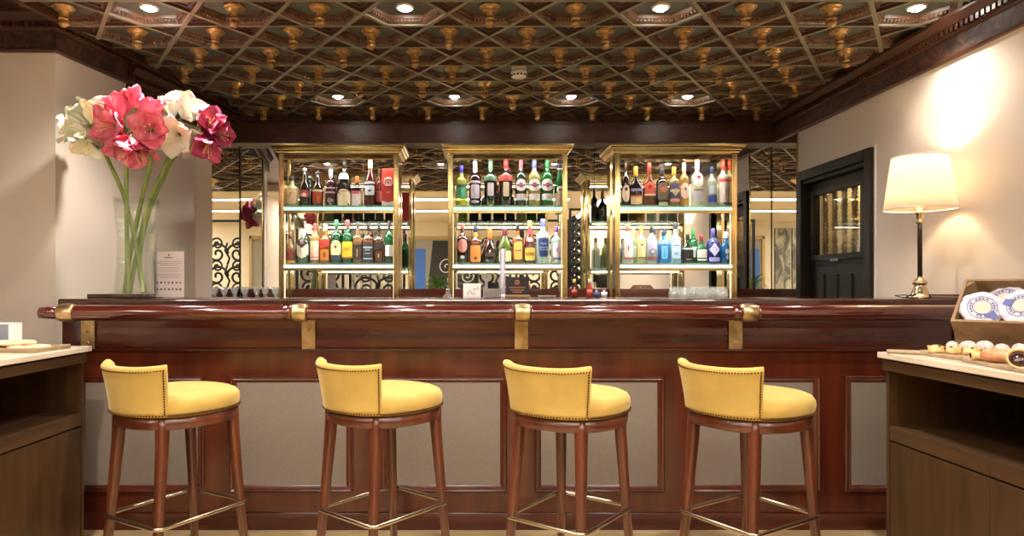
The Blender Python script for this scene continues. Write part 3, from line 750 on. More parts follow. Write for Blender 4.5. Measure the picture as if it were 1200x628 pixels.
cd = MB(); cd.tube([(-.055, -.02, .004), (-.11, -.03, .004), (-.12, .02, .012), (-.06, .05, .016), (0, .05, .01)], .0025, BLACK, 6); cd.build('cord', lp_)
fo = thing('menu_folder', 'flat dark leather folder on the bar beside the table lamp', 'folder', (2.42, 3.47, BTOP), R(4))
LEATH = mat('brown_leather', rgb(72, 46, 32), .45)
MB().box((-.02, -.1, 0), (.12, .1, .006), LEATH).build('cover', fo, bevel=.002); MB().box((-.016, -.096, .006), (.116, .098, .016), mat('page_edge', rgb(150, 128, 108), .7)).build('pages', fo); MB().box((-.02, -.1, .016), (.12, .1, .021), LEATH).build('cover', fo, bevel=.002)

# ------------------------------------------------------------------ vase with amaryllis
vx, vy = -1.764, 3.62
va = thing('glass_vase', 'tall square clear glass vase holding amaryllis at the left bar end', 'vase', (vx, vy, BTOP))
def sq(r, z, n=6, seg=40):
    o = []
    for i in range(seg):
        a = 2 * math.pi * i / seg; c, s = math.cos(a), math.sin(a); k = r * (abs(c) ** n + abs(s) ** n) ** (-1 / n)
        o.append((k * c, k * s, z))
    return o
outr = [(.094, 0), (.096, .006), (.089, .04), (.081, .16), (.080, .27), (.084, .38), (.09, .47), (.094, .525)]
inn = [(.088, .525), (.084, .47), (.078, .38), (.074, .27), (.075, .16), (.082, .04), (.076, .026), (.02, .024)]
VG = thin_glass('vase_glass', (.965, .985, .975), .12)
v_ = MB(); v_.rings([sq(.02, 0)] + [sq(r, z) for r, z in outr + inn], VG); v_.build('vessel', va)
def curve3(p, n=20):
    out = []
    P = [p[0]] + p + [p[-1]]
    for i in range(1, len(P) - 2):
        for k in range(n):
            u = k / n; a, b, c, d = P[i-1], P[i], P[i+1], P[i+2]
            out.append(.5 * ((2*b) + (c - a) * u + (2*a - 5*b + 4*c - d) * u*u + (-a + 3*b - 3*c + d) * u**3))
    out.append(P[-2]); return out
def petal_mat(name, c1, c2, c3):
    m = noise_mat(name, c1, c2, (26, 26, 26), .5, bump=.12, Subsurface_Weight=.25, Subsurface_Scale=.02)
    return m
PINK = petal_mat('pink_petal', rgb(214, 78, 112), rgb(242, 150, 172), None)
CREAMP = petal_mat('cream_petal', rgb(252, 245, 226), rgb(255, 251, 242), None)
LEMON = petal_mat('lemon_petal', rgb(248, 242, 212), rgb(254, 250, 234), None)
MAGEN = petal_mat('magenta_petal', rgb(160, 36, 80), rgb(208, 92, 134), None)
STAM = mat('stamen', rgb(240, 226, 150), .5)
def bloom(parent, pos, direction, size, m, opening=1.0, rnd=None, ruff=.5, name='bloom'):
    """Six-petalled trumpet: petals leave a tube along `direction` and roll outwards."""
    rnd = rnd or random.Random(int(pos.x * 1000) + int(pos.z * 1000))
    d = Vector(direction).normalized(); u = d.orthogonal().normalized(); w = d.cross(u)
    b = MB()
    spin = rnd.random() * 6
    for p in range(6):
        ang = spin + 2 * math.pi * p / 6 + rnd.uniform(-.1, .1); inner = p % 2
        er = u * math.cos(ang) + w * math.sin(ang); et = d.cross(er)
        ns, nw = 12, 8; L_ = size * (1.0 if inner else 1.05) * rnd.uniform(.92, 1.06)
        W = size * (.36 if inner else .45)
        pos2 = Vector((.006, 0)); th = R(12); rows_ = []
        ph = rnd.random() * 6; fin = rnd.uniform(62, 104) * opening
        for i in range(ns + 1):
            s = i / ns
            th = R(10 + (fin - 10) * s ** 1.5)
            if i: pos2 += Vector((math.sin(th), math.cos(th))) * (L_ / ns)
            wid = W * (math.sin(math.pi * min(1, (s * .93 + .05) ** .85)) ** .75) if s < 1 else W * .06
            row = []
            for j in range(nw + 1):
                t = -1 + 2 * j / nw
                cup = (.22 * wid * t * t) * (1 - .5 * s)
                rf = ruff * .018 * size / .1 * s * math.sin(5.0 * s + 4 * t + ph) * abs(t) ** 1.5 + .004 * (1 - abs(t)) * s
                q = pos + er * (pos2.x - cup * math.cos(th) + rf * math.cos(th)) + d * (pos2.y + cup * math.sin(th) - rf * math.sin(th)) + et * (t * wid * (.35 + .65 * min(1, s * 4)))
                row.append(q)
            rows_.append(row)
        vs = [q for r in rows_ for q in r]; k = nw + 1
        b.add(vs, [(i*k+j, i*k+j+1, (i+1)*k+j+1, (i+1)*k+j) for i in range(ns) for j in range(nw)], m, True)
    o = b.build(name, parent, fix=False)
    if opening > .5:
        st_ = MB()
        for q in range(5):
            a = 2 * math.pi * q / 5; e = pos + d * size * .85 + (u * math.cos(a) + w * math.sin(a)) * size * .14 + Vector((0, 0, -.1 * size))
            st_.tube([pos, pos + d * size * .5 + (u * math.cos(a) + w * math.sin(a)) * size * .05, e], .0011, STAM, 5); st_.ball(e, (.003, .003, .004), STAM, 6)
        st_.build('stamens', o)
    # pedicel / tube base
    t = MB(); t.tube([pos - d * .03, pos, pos + d * .02], [.006, .008, .009], GREENSTEM, 8); t.build('flower_base', o)
    return o
def amaryllis(label, pts, blooms, m, rad=.0125, group='amaryllis stems in the glass vase'):
    base = Vector((vx, vy, BTOP + .03))
    t = thing('amaryllis', label, 'flower', base, 0, group)
    loc = [Vector(p) - base for p in pts]
    s = MB(); c = curve3(loc); s.tube(c, [rad * (1 - .2 * i / len(c)) for i in range(len(c))], GREENSTEM, 12); s.build('stem', t)
    top = c[-1]
    sp_ = MB(); sp_.tube([top, top + Vector((.004, 0, .025)), top + Vector((.01, 0, .05))], [rad * .9, rad * .5, .001], GREENSTEM, 8)
    for (px, py, dd, dr_, sz, op) in blooms:
        p = at(px, py, dd) - base
        sz *= 1.32; d = Vector(dr_).normalized(); bp_ = p - d * sz * .45
        sp_.tube([top, (top + bp_) / 2 + Vector((0, 0, .012)), bp_ - d * .02], .0055, GREENSTEM, 8)
        bloom(t, bp_, d, sz, m, op)
    sp_.build('flower_stalk', t)
D_ = 3.62
def P(x, y, d=D_): return at(x, y, d)
amaryllis('cream amaryllis leaning out of the left side of the vase', [P(168, 343), P(160, 290), P(146, 232), P(126, 186, 3.64), P(112, 152, 3.66)],
          [(108, 130, 3.66, (.15, -.2, 1), .115, .62), (86, 152, 3.66, (-1, -.35, .15), .125, .85), (104, 166, 3.60, (-.1, -.5, -1), .115, .75), (96, 140, 3.70, (-.7, .4, .6), .11, .8)], LEMON)
amaryllis('pink amaryllis on the upright stem at the front left', [P(150, 343, 3.60), P(149, 290, 3.6), P(148, 215, 3.58), P(149, 165, 3.56)],
          [(130, 148, 3.52, (-.45, -1, -.05), .13, .95), (148, 172, 3.52, (-.05, -.6, -1), .12, .8), (138, 125, 3.58, (-.35, -.1, 1), .11, .6)], PINK)
amaryllis('pink amaryllis with one bud on the stem right of the upright one', [P(146, 343, 3.64), P(154, 290, 3.63), P(168, 225, 3.6), P(176, 190, 3.58), P(172, 152, 3.56)],
          [(176, 150, 3.50, (.35, -1, -.05), .128, .95), (157, 116, 3.58, (-.1, -.1, 1), .085, .34), (166, 176, 3.55, (.25, -.5, -1), .11, .7), (178, 130, 3.58, (.3, -.2, 1), .1, .6)], PINK)
amaryllis('cream white amaryllis leaning to the right behind the pink blooms', [P(152, 343, 3.66), P(160, 300, 3.66), P(174, 240, 3.67), P(198, 184, 3.70), P(205, 152, 3.72)],
          [(196, 124, 3.72, (-.2, -.4, 1), .13, .9), (222, 128, 3.72, (.8, -.45, .55), .125, .9), (206, 160, 3.66, (.1, -1, -.4), .135, .95), (190, 150, 3.68, (-.6, -.7, .0), .12, .9), (222, 165, 3.74, (.7, -.3, -.6), .115, .9)], CREAMP)
amaryllis('deep magenta amaryllis drooping farthest right of the bouquet', [P(170, 343, 3.68), P(164, 300, 3.69), P(178, 240, 3.72), P(206, 182, 3.76), P(232, 150, 3.76)],
          [(246, 146, 3.72, (.5, -.6, .35), .115, .8), (244, 168, 3.70, (.1, -.6, -1), .12, .72), (256, 158, 3.74, (.9, -.5, -.1), .11, .75)], MAGEN, .011)

# menu card in a clear stand
sg = thing('menu_stand', 'clear acrylic stand with pink menu card right of the vase', 'sign', at(198, 349, 3.70), R(-2))
sg.location.z = BTOP
ACR = thin_glass('acrylic', (.97, .98, .98), .06)
MB().box((-.088, -.006, .002), (.088, -.003, .268), ACR).build('acrylic_front', sg); MB().box((-.088, .003, .002), (.088, .006, .268), ACR).build('acrylic_back', sg); MB().box((-.088, -.03, 0), (.088, .03, .003), ACR).build('foot', sg)
pc = MB().box((-.082, -.0015, .004), (.082, .0015, .25), PINKP).build('menu_card', sg)
pr_ = MB()
def ln(x0, x1, z, hgt, m): pr_.box((x0, -.0022, z - hgt / 2), (x1, -.0014, z + hgt / 2), m)
pr_.ball((0, -.002, .232), (.005, .001, .005), INKD, 10); ln(-.022, .022, .218, .006, INK)
rr = random.Random(3)
for z0, n_ in ((.196, 3), (.162, 3), (.128, 3)):
    for q in range(n_):
        wv = .066 if q < n_ - 1 else .05
        x = -wv
        while x < wv:
            l_ = rr.uniform(.006, .018); ln(x, min(x + l_, wv), z0 - q * .0095, .0022, INK); x += l_ + .003
for z in (.082, .046):
    for q in range(7):
        x = -.063 + q * .021
        k = rr.choice([0, 1, 2])
        if k == 0: pr_.ball((x, -.002, z), (.0058, .001, .0058), INKD, 12)
        elif k == 1: ln(x - .005, x + .005, z, .009, INKD)
        else: ln(x - .0022, x + .0022, z, .012, INKD); ln(x - .0055, x + .0055, z + .001, .003, INKD)
pr_.build('print', pc)

# ------------------------------------------------------------------ small things on the bar top
GG = thin_glass('small_glass', (.99, .995, .99), .06, (.9, .93, .92), .12)
pl_ = ['leftmost', 'second from left', 'third from left', 'fourth from left', 'fifth from left', 'sixth from left', 'rightmost']
for i, px in enumerate((251, 263, 275, 287, 301, 311, 323)):
    p = at(px, 348.5, 3.90); r = .021 if i % 3 else .024
    o = MB().lathe([(r * .75, 0), (r * .55, .004), (r * .4, .012), (r * .8, .03), (r, .055), (r * .95, .058), (r * .75, .032), (r * .3, .016), (.001, .015)], GG, seg=20).build('liqueur_glass')
    o.location = (p.x, 3.90, BTOP); tag(o, 'small clear liqueur glass by the flowers, %s of the seven' % pl_[i], 'glass', 'liqueur glasses at the left of the bar')
for i, (px, d) in enumerate(((791, 3.86), (802, 3.78), (813, 3.86), (824, 3.78), (836, 3.86), (846, 3.79))):
    x = (px - VX) * d / F
    o = MB().lathe([(.033, 0), (.0355, .010), (.035, .026), (.030, .042), (.026, .050), (.027, .056), (.026, .060), (.001, .060), (.001, .052), (.022, .048), (.030, .026), (.031, .0)], thin_glass('tumbler_glass', (.97, .99, .985), .14, (.97, 1, .99), .18), seg=24).build('tumbler')
    o.location = (x, d, BTOP); tag(o, 'upturned glass tumbler below the right bottle cabinet, %s from left' % ordn(i), 'glass', 'upturned tumblers on the bar')
def item(name, label, cat, px, d, rz=0):
    return thing(name, label, cat, ((px - VX) * d / F, d, BTOP), R(rz))
t = item('card_box', 'white square card box on the bar below the middle bottle cabinet', 'box', 553, 3.86, 4)
MB().box((-.048, -.025, 0), (.048, .025, .078), PAPER).build('box', t, bevel=.002)
q_ = MB()
for i in range(6): q_.ball((random.uniform(-.03, .03), -.0255, random.uniform(.02, .06)), (.006, .0006, .004), INK, 8)
q_.build('print', t)
t = item('napkin_tray', 'grey metal napkin holder next to the white card box', 'napkin holder', 577, 3.84)
MB().box((-.05, -.035, 0), (.05, .035, .008), CHROME).build('base', t, bevel=.002)
for y in (-.03, .027): MB().box((-.05, y, .008), (.05, y + .003, .05), CHROME).build('side_wall', t, bevel=.001)
MB().box((-.045, -.024, .008), (.045, .024, .046), mat('napkins', rgb(170, 160, 158), .8)).build('napkins', t, bevel=.003)
t = item('oil_cruet', 'tiny glass cruet with steel top at the left of the white box', 'cruet', 525, 3.86)
MB().lathe([(0, 0), (.027, 0), (.03, .006), (.018, .016), (.012, .024), (.013, .032), (0, .032)], GG, seg=18).build('body', t); MB().lathe([(.01, .03), (.011, .045), (.006, .052), (.0, .058)], CHROME, seg=14).build('stopper', t)
t = item('beer_tap_column', 'slim pale steel tap column rising before the middle bottle cabinet', 'beer tap', 589, 3.93)
MB().lathe([(0, 0), (.03, 0), (.03, .006), (.016, .012), (.0155, .02), (.0155, .268), (.013, .276), (0, .278)], mat('pale_steel', rgb(206, 198, 216), .3, .6), seg=24).build('column', t)
MB().tube([(0, .012, .215), (0, .06, .21), (0, .085, .19), (0, .088, .165)], .007, CHROME, 10).build('spout', t); MB().tube([(0, .02, .235), (0, .05, .25), (0, .062, .29)], [.005, .006, .008], BLACK, 8).build('tap_handle', t)
t = item('display_plaque', 'black plaque with copper emblem on a wooden foot beside the tap', 'sign', 606, 3.80)
MB().box((-.068, -.022, 0), (.072, .022, .014), CRATEW).build('foot', t, bevel=.003)
pq = MB(); pq.prism([(-.062, .014), (.064, .014), (.066, .118), (.02, .113), (-.03, .114), (-.065, .121)], -.004, .004, mat('black_slate', rgb(30, 26, 26), .4), Matrix.Rotation(R(90), 4, 'X')); po = pq.build('plaque', t)
COPP = mat('copper_print', rgb(176, 116, 78), .4, .3)
e = MB(); e.tube([(.012 * math.cos(2*math.pi*k/20), -.0045, .084 + .012 * math.sin(2*math.pi*k/20)) for k in range(20)], .0022, COPP, 6, True); e.ball((0, -.0045, .084), (.005, .001, .007), COPP, 8)
for z, wv in ((.056, .045), (.042, .036), (.030, .024)):
    x = -wv
    while x < wv:
        e.box((x, -.0052, z - .0035), (x + .0055, -.004, z + .0035), COPP); x += .0085
e.build('emblem', po)
t = item('saucer', 'flat white saucer on the bar right of the black plaque', 'saucer', 641, 3.86)
MB().lathe([(0, 0), (.03, 0), (.05, .007), (.052, .009), (.03, .005), (0, .004)], WHITE, seg=28).build('dish', t)
def minib(px, lab, bodyc, capc, labc):
    t = item('miniature_bottle', lab, 'bottle', px, 3.86)
    MB().lathe([(0, 0), (.0145, 0), (.016, .003), (.016, .052), (.009, .068), (.0075, .09), (0, .09)], bodyc, seg=18).build('body', t)
    MB().lathe([(0, .082), (.009, .082), (.009, .103), (0, .104)], capc, seg=14).build('cap', t)
    MB().lathe([(.0163, .012), (.0163, .044)], labc, seg=18).build('label', t)
BROWNG = mat('dark_brown_glass', rgb(60, 22, 14), .06, 0, Coat_Weight=.5)
minib(673, 'miniature sauce bottle with yellow cap, left of the pair on the bar', BROWNG, mat('yellow_cap', rgb(212, 190, 96), .4), mat('red_label', rgb(170, 50, 40), .5))
minib(691, 'miniature red sauce bottle with pale cap, right of the pair on the bar', mat('red_sauce', rgb(140, 36, 30), .15), mat('pale_cap', rgb(226, 206, 170), .4), mat('red_label2', rgb(190, 84, 70), .5))
for i, (px, c) in enumerate(((699, rgb(60, 70, 110)), (708, rgb(220, 222, 228)))):
    t = item('sugar_pot', ('dark blue' if i == 0 else 'white') + ' tiny sachet pot right of the miniature sauce bottles', 'pot', px, 3.86)
    MB().lathe([(0, 0), (.015, 0), (.018, .03), (.016, .03), (.013, .004), (0, .004)], mat('pot%d' % i, c, .3), seg=18).build('pot', t)
    b = MB()
    for k in range(3): b.box((-.01 + k * .007, -.008, .006), (-.006 + k * .007, .008, .042), PAPER if k % 2 else mat('blue_sachet', rgb(80, 96, 160), .5))
    b.build('sachets', t)

# ------------------------------------------------------------------ back counter
bc = thing('back_bar_cabinet', 'low mahogany back counter under the mirrors', 'cabinet', (.3, 5.2, 0))
MB().box((-2.2, -.25, .94), (2.25, .565, .98), MAHDARK).build('worktop', bc, bevel=.004)
MB().box((-2.2, -.2, .08), (2.25, .565, .94), MAHZ).build('carcass', bc)
for i in range(6):
    MB().box((-2.15 + i * .73, -.222, .12), (-1.47 + i * .73, -.2, .90), MAHZ).build('door', bc, bevel=.004)

# ------------------------------------------------------------------ brass bottle cabinets
UF, UB, ZB = 5.02, 5.36, .98
ZU, ZL = 1.806, 1.381            # tops of the upper and lower glass shelves
LEDW = emit('led_white', (.74, 1.0, .90), .62); LEDG = emit('led_green', (.52, .95, .78), .42); LEDY = emit('led_warm', (1.0, .86, .55), .5)
BRASSM = mat('mirror_brass', rgb(236, 222, 186), .04, 1)
def unit(label, xa, xb, ca, cb_):
    """xa, xb: outer faces of the front posts; ca, cb_: ends of the crown (pixels at the front)."""
    X = lambda p: (p - VX) * UF / F
    x0, x1 = X(xa), X(xb); pw = .036; top = CAMZ + (VY - 178) * UF / F
    t = thing('bottle_cabinet', label, 'cabinet', ((x0 + x1) / 2, UF, ZB), 0, 'brass bottle cabinets'); o = Vector(((x0 + x1) / 2, UF, ZB)); cx = (x0 + x1) / 2
    def bx(b, a, c, m): b.box((a[0] - o.x, a[1] - o.y, a[2] - o.z), (c[0] - o.x, c[1] - o.y, c[2] - o.z), m)
    for xx in (x0, x1 - pw):
        for yy in (UF, UB - .05):
            b = MB(); pq = 0 if yy == UF else .006
            bx(b, (xx + pq, yy - (.06 if pq else 0), ZB), (xx + pw - pq, yy + .05 + (0 if pq else .06), top), BRASS)
            bx(b, (xx + .010, UF - .005, ZB + .02), (xx + pw - .010, UF, top - .01), BRASS) if not pq else None
            b.build('post', t, bevel=.004)
    # crown: stepped moulding round all four sides
    c0, c1 = X(ca) * .985, X(cb_) * .985
    prof = [(0, 0), (.012, .004), (.016, .014), (.03, .020), (.036, .032), (.050, .036), (.056, .046), (.062, .050), (.062, .066), (0, .066)]
    ov = max(.04, (x0 - X(ca)) * .9, (X(cb_) - x1) * .9)
    b = MB(); rg = []
    for q, z in prof:
        k = q / .062 * ov
        rg.append([(x0 - k - o.x, UF - k - o.y, top + z - .012 - o.z), (x1 + k - o.x, UF - k - o.y, top + z - .012 - o.z), (x1 + k - o.x, UB + k * .3 - o.y, top + z - .012 - o.z), (x0 - k - o.x, UB + k * .3 - o.y, top + z - .012 - o.z)])
    b.rings(rg, BRASS, False); b.build('crown', t, bevel=.002)
    b = MB(); bx(b, (x0 + pw, UF + .005, top - .05), (x1 - pw, UF + .015, top - .004), BRASSM); bx(b, (x0 + pw, UF, top - .056), (x1 - pw, UF + .02, top - .048), BRASS); b.build('mirror_frieze', t)
    for zs, led in ((ZU, LEDG), (ZL, LEDW)):
        b = MB(); bx(b, (x0 + .012, UF + .004, zs - .012), (x1 - .012, UB - .006, zs), SHELFG); g = b.build('glass_shelf', t)
        b = MB(); bx(b, (x0 + pw, UF + .010, zs - .036), (x1 - pw, UF + .018, zs - .013), led); b.build('light_strip', g)
        b = MB(); bx(b, (x0 + pw - .004, UF + .008, zs - .056), (x1 - pw + .004, UF + .028, zs - .042), BRASS); bx(b, (x0 + pw, UF + .019, zs - .042), (x1 - pw, UF + .024, zs - .013), BRASS)
        pass
        for xx in (x0 + pw, x1 - pw - .012): bx(b, (xx, UF + .02, zs - .04), (xx + .012, UB - .02, zs - .014), BRASS)
        b.build('shelf_rail', t)
        la = bpy.data.lights.new('shelf_led', 'AREA'); la.shape = 'RECTANGLE'; la.size = x1 - x0 - 2 * pw; la.size_y = .015; la.energy = 3.4; la.color = (.92, 1.0, .93)
        lo2 = bpy.data.objects.new('shelf_led', la); COL.objects.link(lo2); lo2.parent = t; lo2.location = (0, .032, zs - .03 - ZB); lo2.rotation_euler = (R(10), 0, 0)
    for xx in (x0 + pw, x1 - pw - .006):
        b = MB(); bx(b, (xx, UF + .03, ZL - .06 - .3), (xx + .004, UF + .034, ZU - .06), LEDY); b.build('light_strip', t)
    b = MB(); bx(b, (x0 + pw, UF + .02, top - .03), (x1 - pw, UF + .035, top - .02), LEDY); b.build('light_strip', t)  # hidden strip added under the crown to light the bottle tops
    la = bpy.data.lights.new('crown_fill', 'AREA'); la.shape = 'RECTANGLE'; la.size = x1 - x0 - 2 * pw; la.size_y = .02; la.energy = 1.6; la.color = (1.0, .93, .8)  # area light added behind the frieze to brighten the bottles
    lo2 = bpy.data.objects.new('crown_fill', la); COL.objects.link(lo2); lo2.parent = t; lo2.location = (0, .05, top - .035 - ZB); lo2.rotation_euler = (R(8), 0, 0)
    return t
unit('brass bottle cabinet nearest the vase, dark bottles above whiskies', 326.5, 467, 320, 476)
unit('middle brass bottle cabinet with vermouths above brandies', 525, 665, 517, 673)
unit('brass bottle cabinet nearest the dark door, rums above gins', 721, 864, 712, 873)

# ------------------------------------------------------------------ bottles
SHAPES = {
 'wine':   ([(0,.9),(.01,1),(.60,1),(.66,.93),(.71,.72),(.75,.46),(.79,.35),(.85,.32),(1,.31)], 2, 1),
 'spirit': ([(0,.92),(.012,1),(.62,1),(.66,.95),(.70,.74),(.73,.48),(.77,.36),(.84,.33),(1,.32)], 2, 1),
 'square': ([(0,.94),(.012,1),(.58,1),(.62,.95),(.66,.66),(.70,.40),(.75,.34),(1,.32)], 5, .85),
 'squat':  ([(0,.9),(.015,1),(.45,1),(.52,.95),(.6,.7),(.66,.4),(.72,.33),(.8,.3),(1,.3)], 2.6, .7),
 'flask':  ([(0,.93),(.015,1),(.55,1),(.62,.93),(.68,.6),(.72,.36),(.78,.32),(1,.32)], 3.2, .55),
 'tear':   ([(0,.8),(.015,.9),(.2,1),(.35,.97),(.5,.72),(.6,.42),(.66,.3),(.75,.27),(1,.27)], 2, 1),
 'slope':  ([(0,.95),(.012,1),(.42,1),(.55,.86),(.66,.6),(.74,.42),(.82,.35),(1,.33)], 2, 1),
 'swing':  ([(0,.92),(.012,1),(.50,1),(.58,.9),(.66,.6),(.72,.44),(.8,.38),(1,.34)], 2, 1),
}
PAL = {}
def C(c, rough=.5, metal=0):
    k = 'paint_%02x%02x%02x_%d' % (*c, int(metal * 10))
    return mat(k, rgb(*c), rough, metal)
def GL(c, clear):
    k = '%s_%02x%02x%02x' % ('clearglass' if clear else 'darkglass', *c)
    if clear: return thin_glass(k, tuple(min(1, .15 + .85 * v) for v in rgb(*c)), .12, rgb(*c), .38)
    return mat(k, rgb(*c), .05, 0, Coat_Weight=.7, Coat_Roughness=.03, Specular_IOR_Level=.6)
YB = 5.15
def bottle(px0, px1, pytop, level, shape, gl, clear, cap, capf, labels, label, letters=None, dy=0, name='bottle', capmetal=0, extra=None):
    zs = ZU if level else ZL; pyb = 243 if level else 309
    d = YB + dy
    cx = ((px0 + px1) / 2 - VX) * d / F; hw = (px1 - px0) / 2 * d / F * .97; hh = (pyb - pytop) * YB / F
    prof, n, dep = SHAPES[shape]
    t = thing(name, label, 'bottle', (cx, d, zs))
    g = GL(gl, clear)
    def rad(f):
        for (a, ra), (b, rb) in zip(prof, prof[1:]):
            if a <= f <= b: return ra + (rb - ra) * (f - a) / max(b - a, 1e-6)
        return prof[-1][1]
    def surf(f, ang, off):
        """ang measured from the face turned to the room"""
        r = rad(f) * hw; neck = rad(f) < .55; nn = 2 if neck else n; dp = 1 if neck else dep
        c, s = math.sin(ang), -math.cos(ang); k = (abs(c) ** nn + abs(s) ** nn) ** (-1 / nn)
        return Vector((r * k * c + off * c, r * k * s * dp + off * s, f * hh))
    SEG = 24
    rg = [[surf(min(f, 1), 2 * math.pi * i / SEG, 0) for i in range(SEG)] for f, _ in prof]
    b = MB(); b.rings(rg, g); b.build('glass_body', t)
    # cap / capsule
    rc = prof[-1][1] * hw + .0016; z0 = hh * (1 - capf)
    b = MB(); b.lathe([(rc * .98, z0), (rc * 1.06, z0 + .002), (rc * 1.04, hh * .985), (rc * .9, hh + .002), (0, hh + .003)], C(cap, .35, capmetal), seg=18); b.build('cap', t)
    if labels:
        lb = MB(); vr = []; lo_ = None
        for k, (shp, v, dv, hang, c) in enumerate(labels):
            a_, z_ = (v - dv, v + dv) if shp != 'slant' else (v - dv * 1.5, v + dv * 1.5)
            if vr and not any(a_ < q[1] and q[0] < z_ for q in vr):
                k2 = lb.build('label', t, fix=False); lo_ = lo_ or k2; lb = MB(); vr = []
            vr.append((a_, z_))
            rings_ = []; NB = 24; off = .0010 + .0006 * k
            if shp == 'band':
                rg2 = [[surf(v + s_ * dv, 2 * math.pi * i / SEG, off) for i in range(SEG)] for s_ in (-1, -.33, .33, 1)]
                lb.rings(rg2, C(c), caps=False); continue
            for s_ in (.02, .35, .7, 1):
                row = []
                for i in range(NB):
                    a = 2 * math.pi * i / NB; ca, sa = math.cos(a), math.sin(a)
                    ex = {'rect': 12, 'oval': 2, 'diamond': 1, 'arch': 12, 'shield': 12, 'slant': 12, 'trap': 12}[shp]
                    k_ = (abs(ca) ** ex + abs(sa) ** ex) ** (-1 / ex); u, w_ = ca * k_, sa * k_
                    if shp == 'arch' and w_ > 0: w_ = w_ * (1 - .45 * u * u)
                    if shp == 'shield' and w_ < 0: w_ = w_ * (1 - .5 * abs(u))
                    if shp == 'slant': w_ = w_ + .45 * u
                    if shp == 'trap': u = u * (.85 + .15 * w_)
                    row.append(surf(v + w_ * dv * s_, u * R(hang) * s_, off))
                rings_.append(row)
            vs = [p for r in rings_ for p in r]; nr = len(rings_)
            fs = [(q*NB+i, q*NB+(i+1) % NB, (q+1)*NB+(i+1) % NB, (q+1)*NB+i) for q in range(nr - 1) for i in range(NB)] + [tuple(range(NB))]
            lb.add(vs, fs, C(c), True)
        k2 = lb.build('label', t, fix=False); lo_ = lo_ or k2
        if letters:
            for (txt, v, size, c) in letters:
                p = surf(v, 0, .0042); lettering(txt, size, C(c), lo_, p)
    if extra == 'swing':
        w_ = MB(); r = hw * .5
        w_.tube([(-r, 0, hh * .80), (-r * .75, -r * .5, hh * .98), (0, -r * .6, hh * 1.03), (r * .75, -r * .5, hh * .98), (r, 0, hh * .80)], .002, CHROME, 6); w_.build('swing_clip', t)
    return t
BK, WH, CRM = (24, 20, 20), (238, 234, 228), (236, 220, 186)
U, L0 = True, False
# --- cabinet nearest the vase, upper shelf
bottle(332.5, 351, 207, U, 'flask', (214, 214, 176), True, (40, 34, 32), .14, [('rect', .34, .24, 40, (244, 206, 162)), ('oval', .44, .03, 9, (220, 140, 90))], 'square clear bottle with peach label, at the left end of the dark bottles')
bottle(351, 363.5, 198, U, 'swing', (26, 22, 20), False, (226, 220, 212), .05, [('rect', .34, .09, 55, (170, 72, 60)), ('oval', .31, .05, 32, (236, 200, 184))], 'black swing-top bottle with red and white label', extra='swing')
bottle(366, 379, 202, U, 'swing', (32, 24, 22), False, (40, 34, 32), .06, [('rect', .26, .16, 62, (178, 76, 50)), ('rect', .46, .03, 62, (206, 190, 150))], 'dark swing-top bottle with brick red lower label', extra='swing')
bottle(381, 394.5, 199, U, 'wine', (62, 30, 40), False, (206, 198, 204), .2, [('rect', .50, .02, 60, (196, 150, 164)), ('rect', .38, .02, 60, (196, 150, 164)), ('oval', .17, .06, 28, (150, 120, 120))], 'purple bottle with silver neck and pale printed lines')
bottle(395.5, 412, 189, U, 'wine', (22, 17, 16), False, (34, 24, 20), .16, [('arch', .20, .18, 66, (240, 218, 184)), ('rect', .33, .008, 60, (170, 120, 90)), ('rect', .66, .07, 45, (236, 224, 214))], 'tall black bottle with cream arched label and white neck tag')
bottle(412.5, 424.5, 207, U, 'square', (40, 26, 26), False, (226, 124, 66), .22, [('rect', .27, .24, 52, (240, 226, 222)), ('rect', .47, .05, 60, (196, 92, 110))], 'short dark square bottle with orange cap and white label')
bottle(426.5, 441.5, 187, U, 'slope', (74, 26, 22), False, (242, 230, 196), .19, [('rect', .50, .055, 62, (40, 42, 66)), ('rect', .50, .02, 55, (226, 220, 226)), ('rect', .34, .10, 46, (222, 226, 236)), ('oval', .33, .02, 16, (70, 90, 150))], 'tall dark red bottle with cream capsule and white label')
bottle(440, 449, 196, U, 'wine', (110, 36, 30), False, (120, 84, 50), .2, [('rect', .3, .14, 50, (190, 96, 84))], 'slim red bottle half hidden beside the red carton', dy=.09)
bottle(388, 398, 203, U, 'wine', (30, 26, 24), False, (70, 60, 50), .2, [('rect', .3, .12, 50, (180, 160, 140))], 'plain dark bottle in the second row behind the purple one', dy=.11)
bottle(358, 368, 204, U, 'swing', (36, 40, 34), False, (190, 180, 170), .06, None, 'unlabelled dark swing-top bottle in the second row', dy=.11, extra='swing')
tb = thing('bottle_carton', 'red gift carton with white crest at the right end of the dark bottles', 'box', ((455.8 - VX) * YB / F, YB, ZU))
hw, hh = .0485, 44.5 * YB / F
MB().box((-hw, -.04, 0), (hw, .04, hh), C((206, 62, 52))).build('carton', tb, bevel=.001)
b = MB(); b.add([(-hw, -.0405, .001), (hw, -.0405, .001), (hw, -.0405, .045), (0, -.0405, .032), (-hw, -.0405, .045)], [(0, 1, 2, 3, 4)], C((240, 222, 226))); b.build('white_foot', tb, fix=False)
b = MB(); zc = hh * .64
b.tube([(.032 * math.cos(2*math.pi*k/28), -.041, zc + .027 * math.sin(2*math.pi*k/28)) for k in range(28)], .003, C((244, 206, 200)), 6, True)
for k in range(5): b.ball((-.024 + .012 * k, -.041, zc + .026 + .008 * math.sin(math.pi * k / 4)), (.006, .001, .007), C((244, 206, 200)), 8)
for k in range(9): b.ball((.016 * math.cos(k * .7), -.041, zc - .002 + .013 * math.sin(k * .7)), (.005, .001, .004), C((244, 206, 200)), 8)
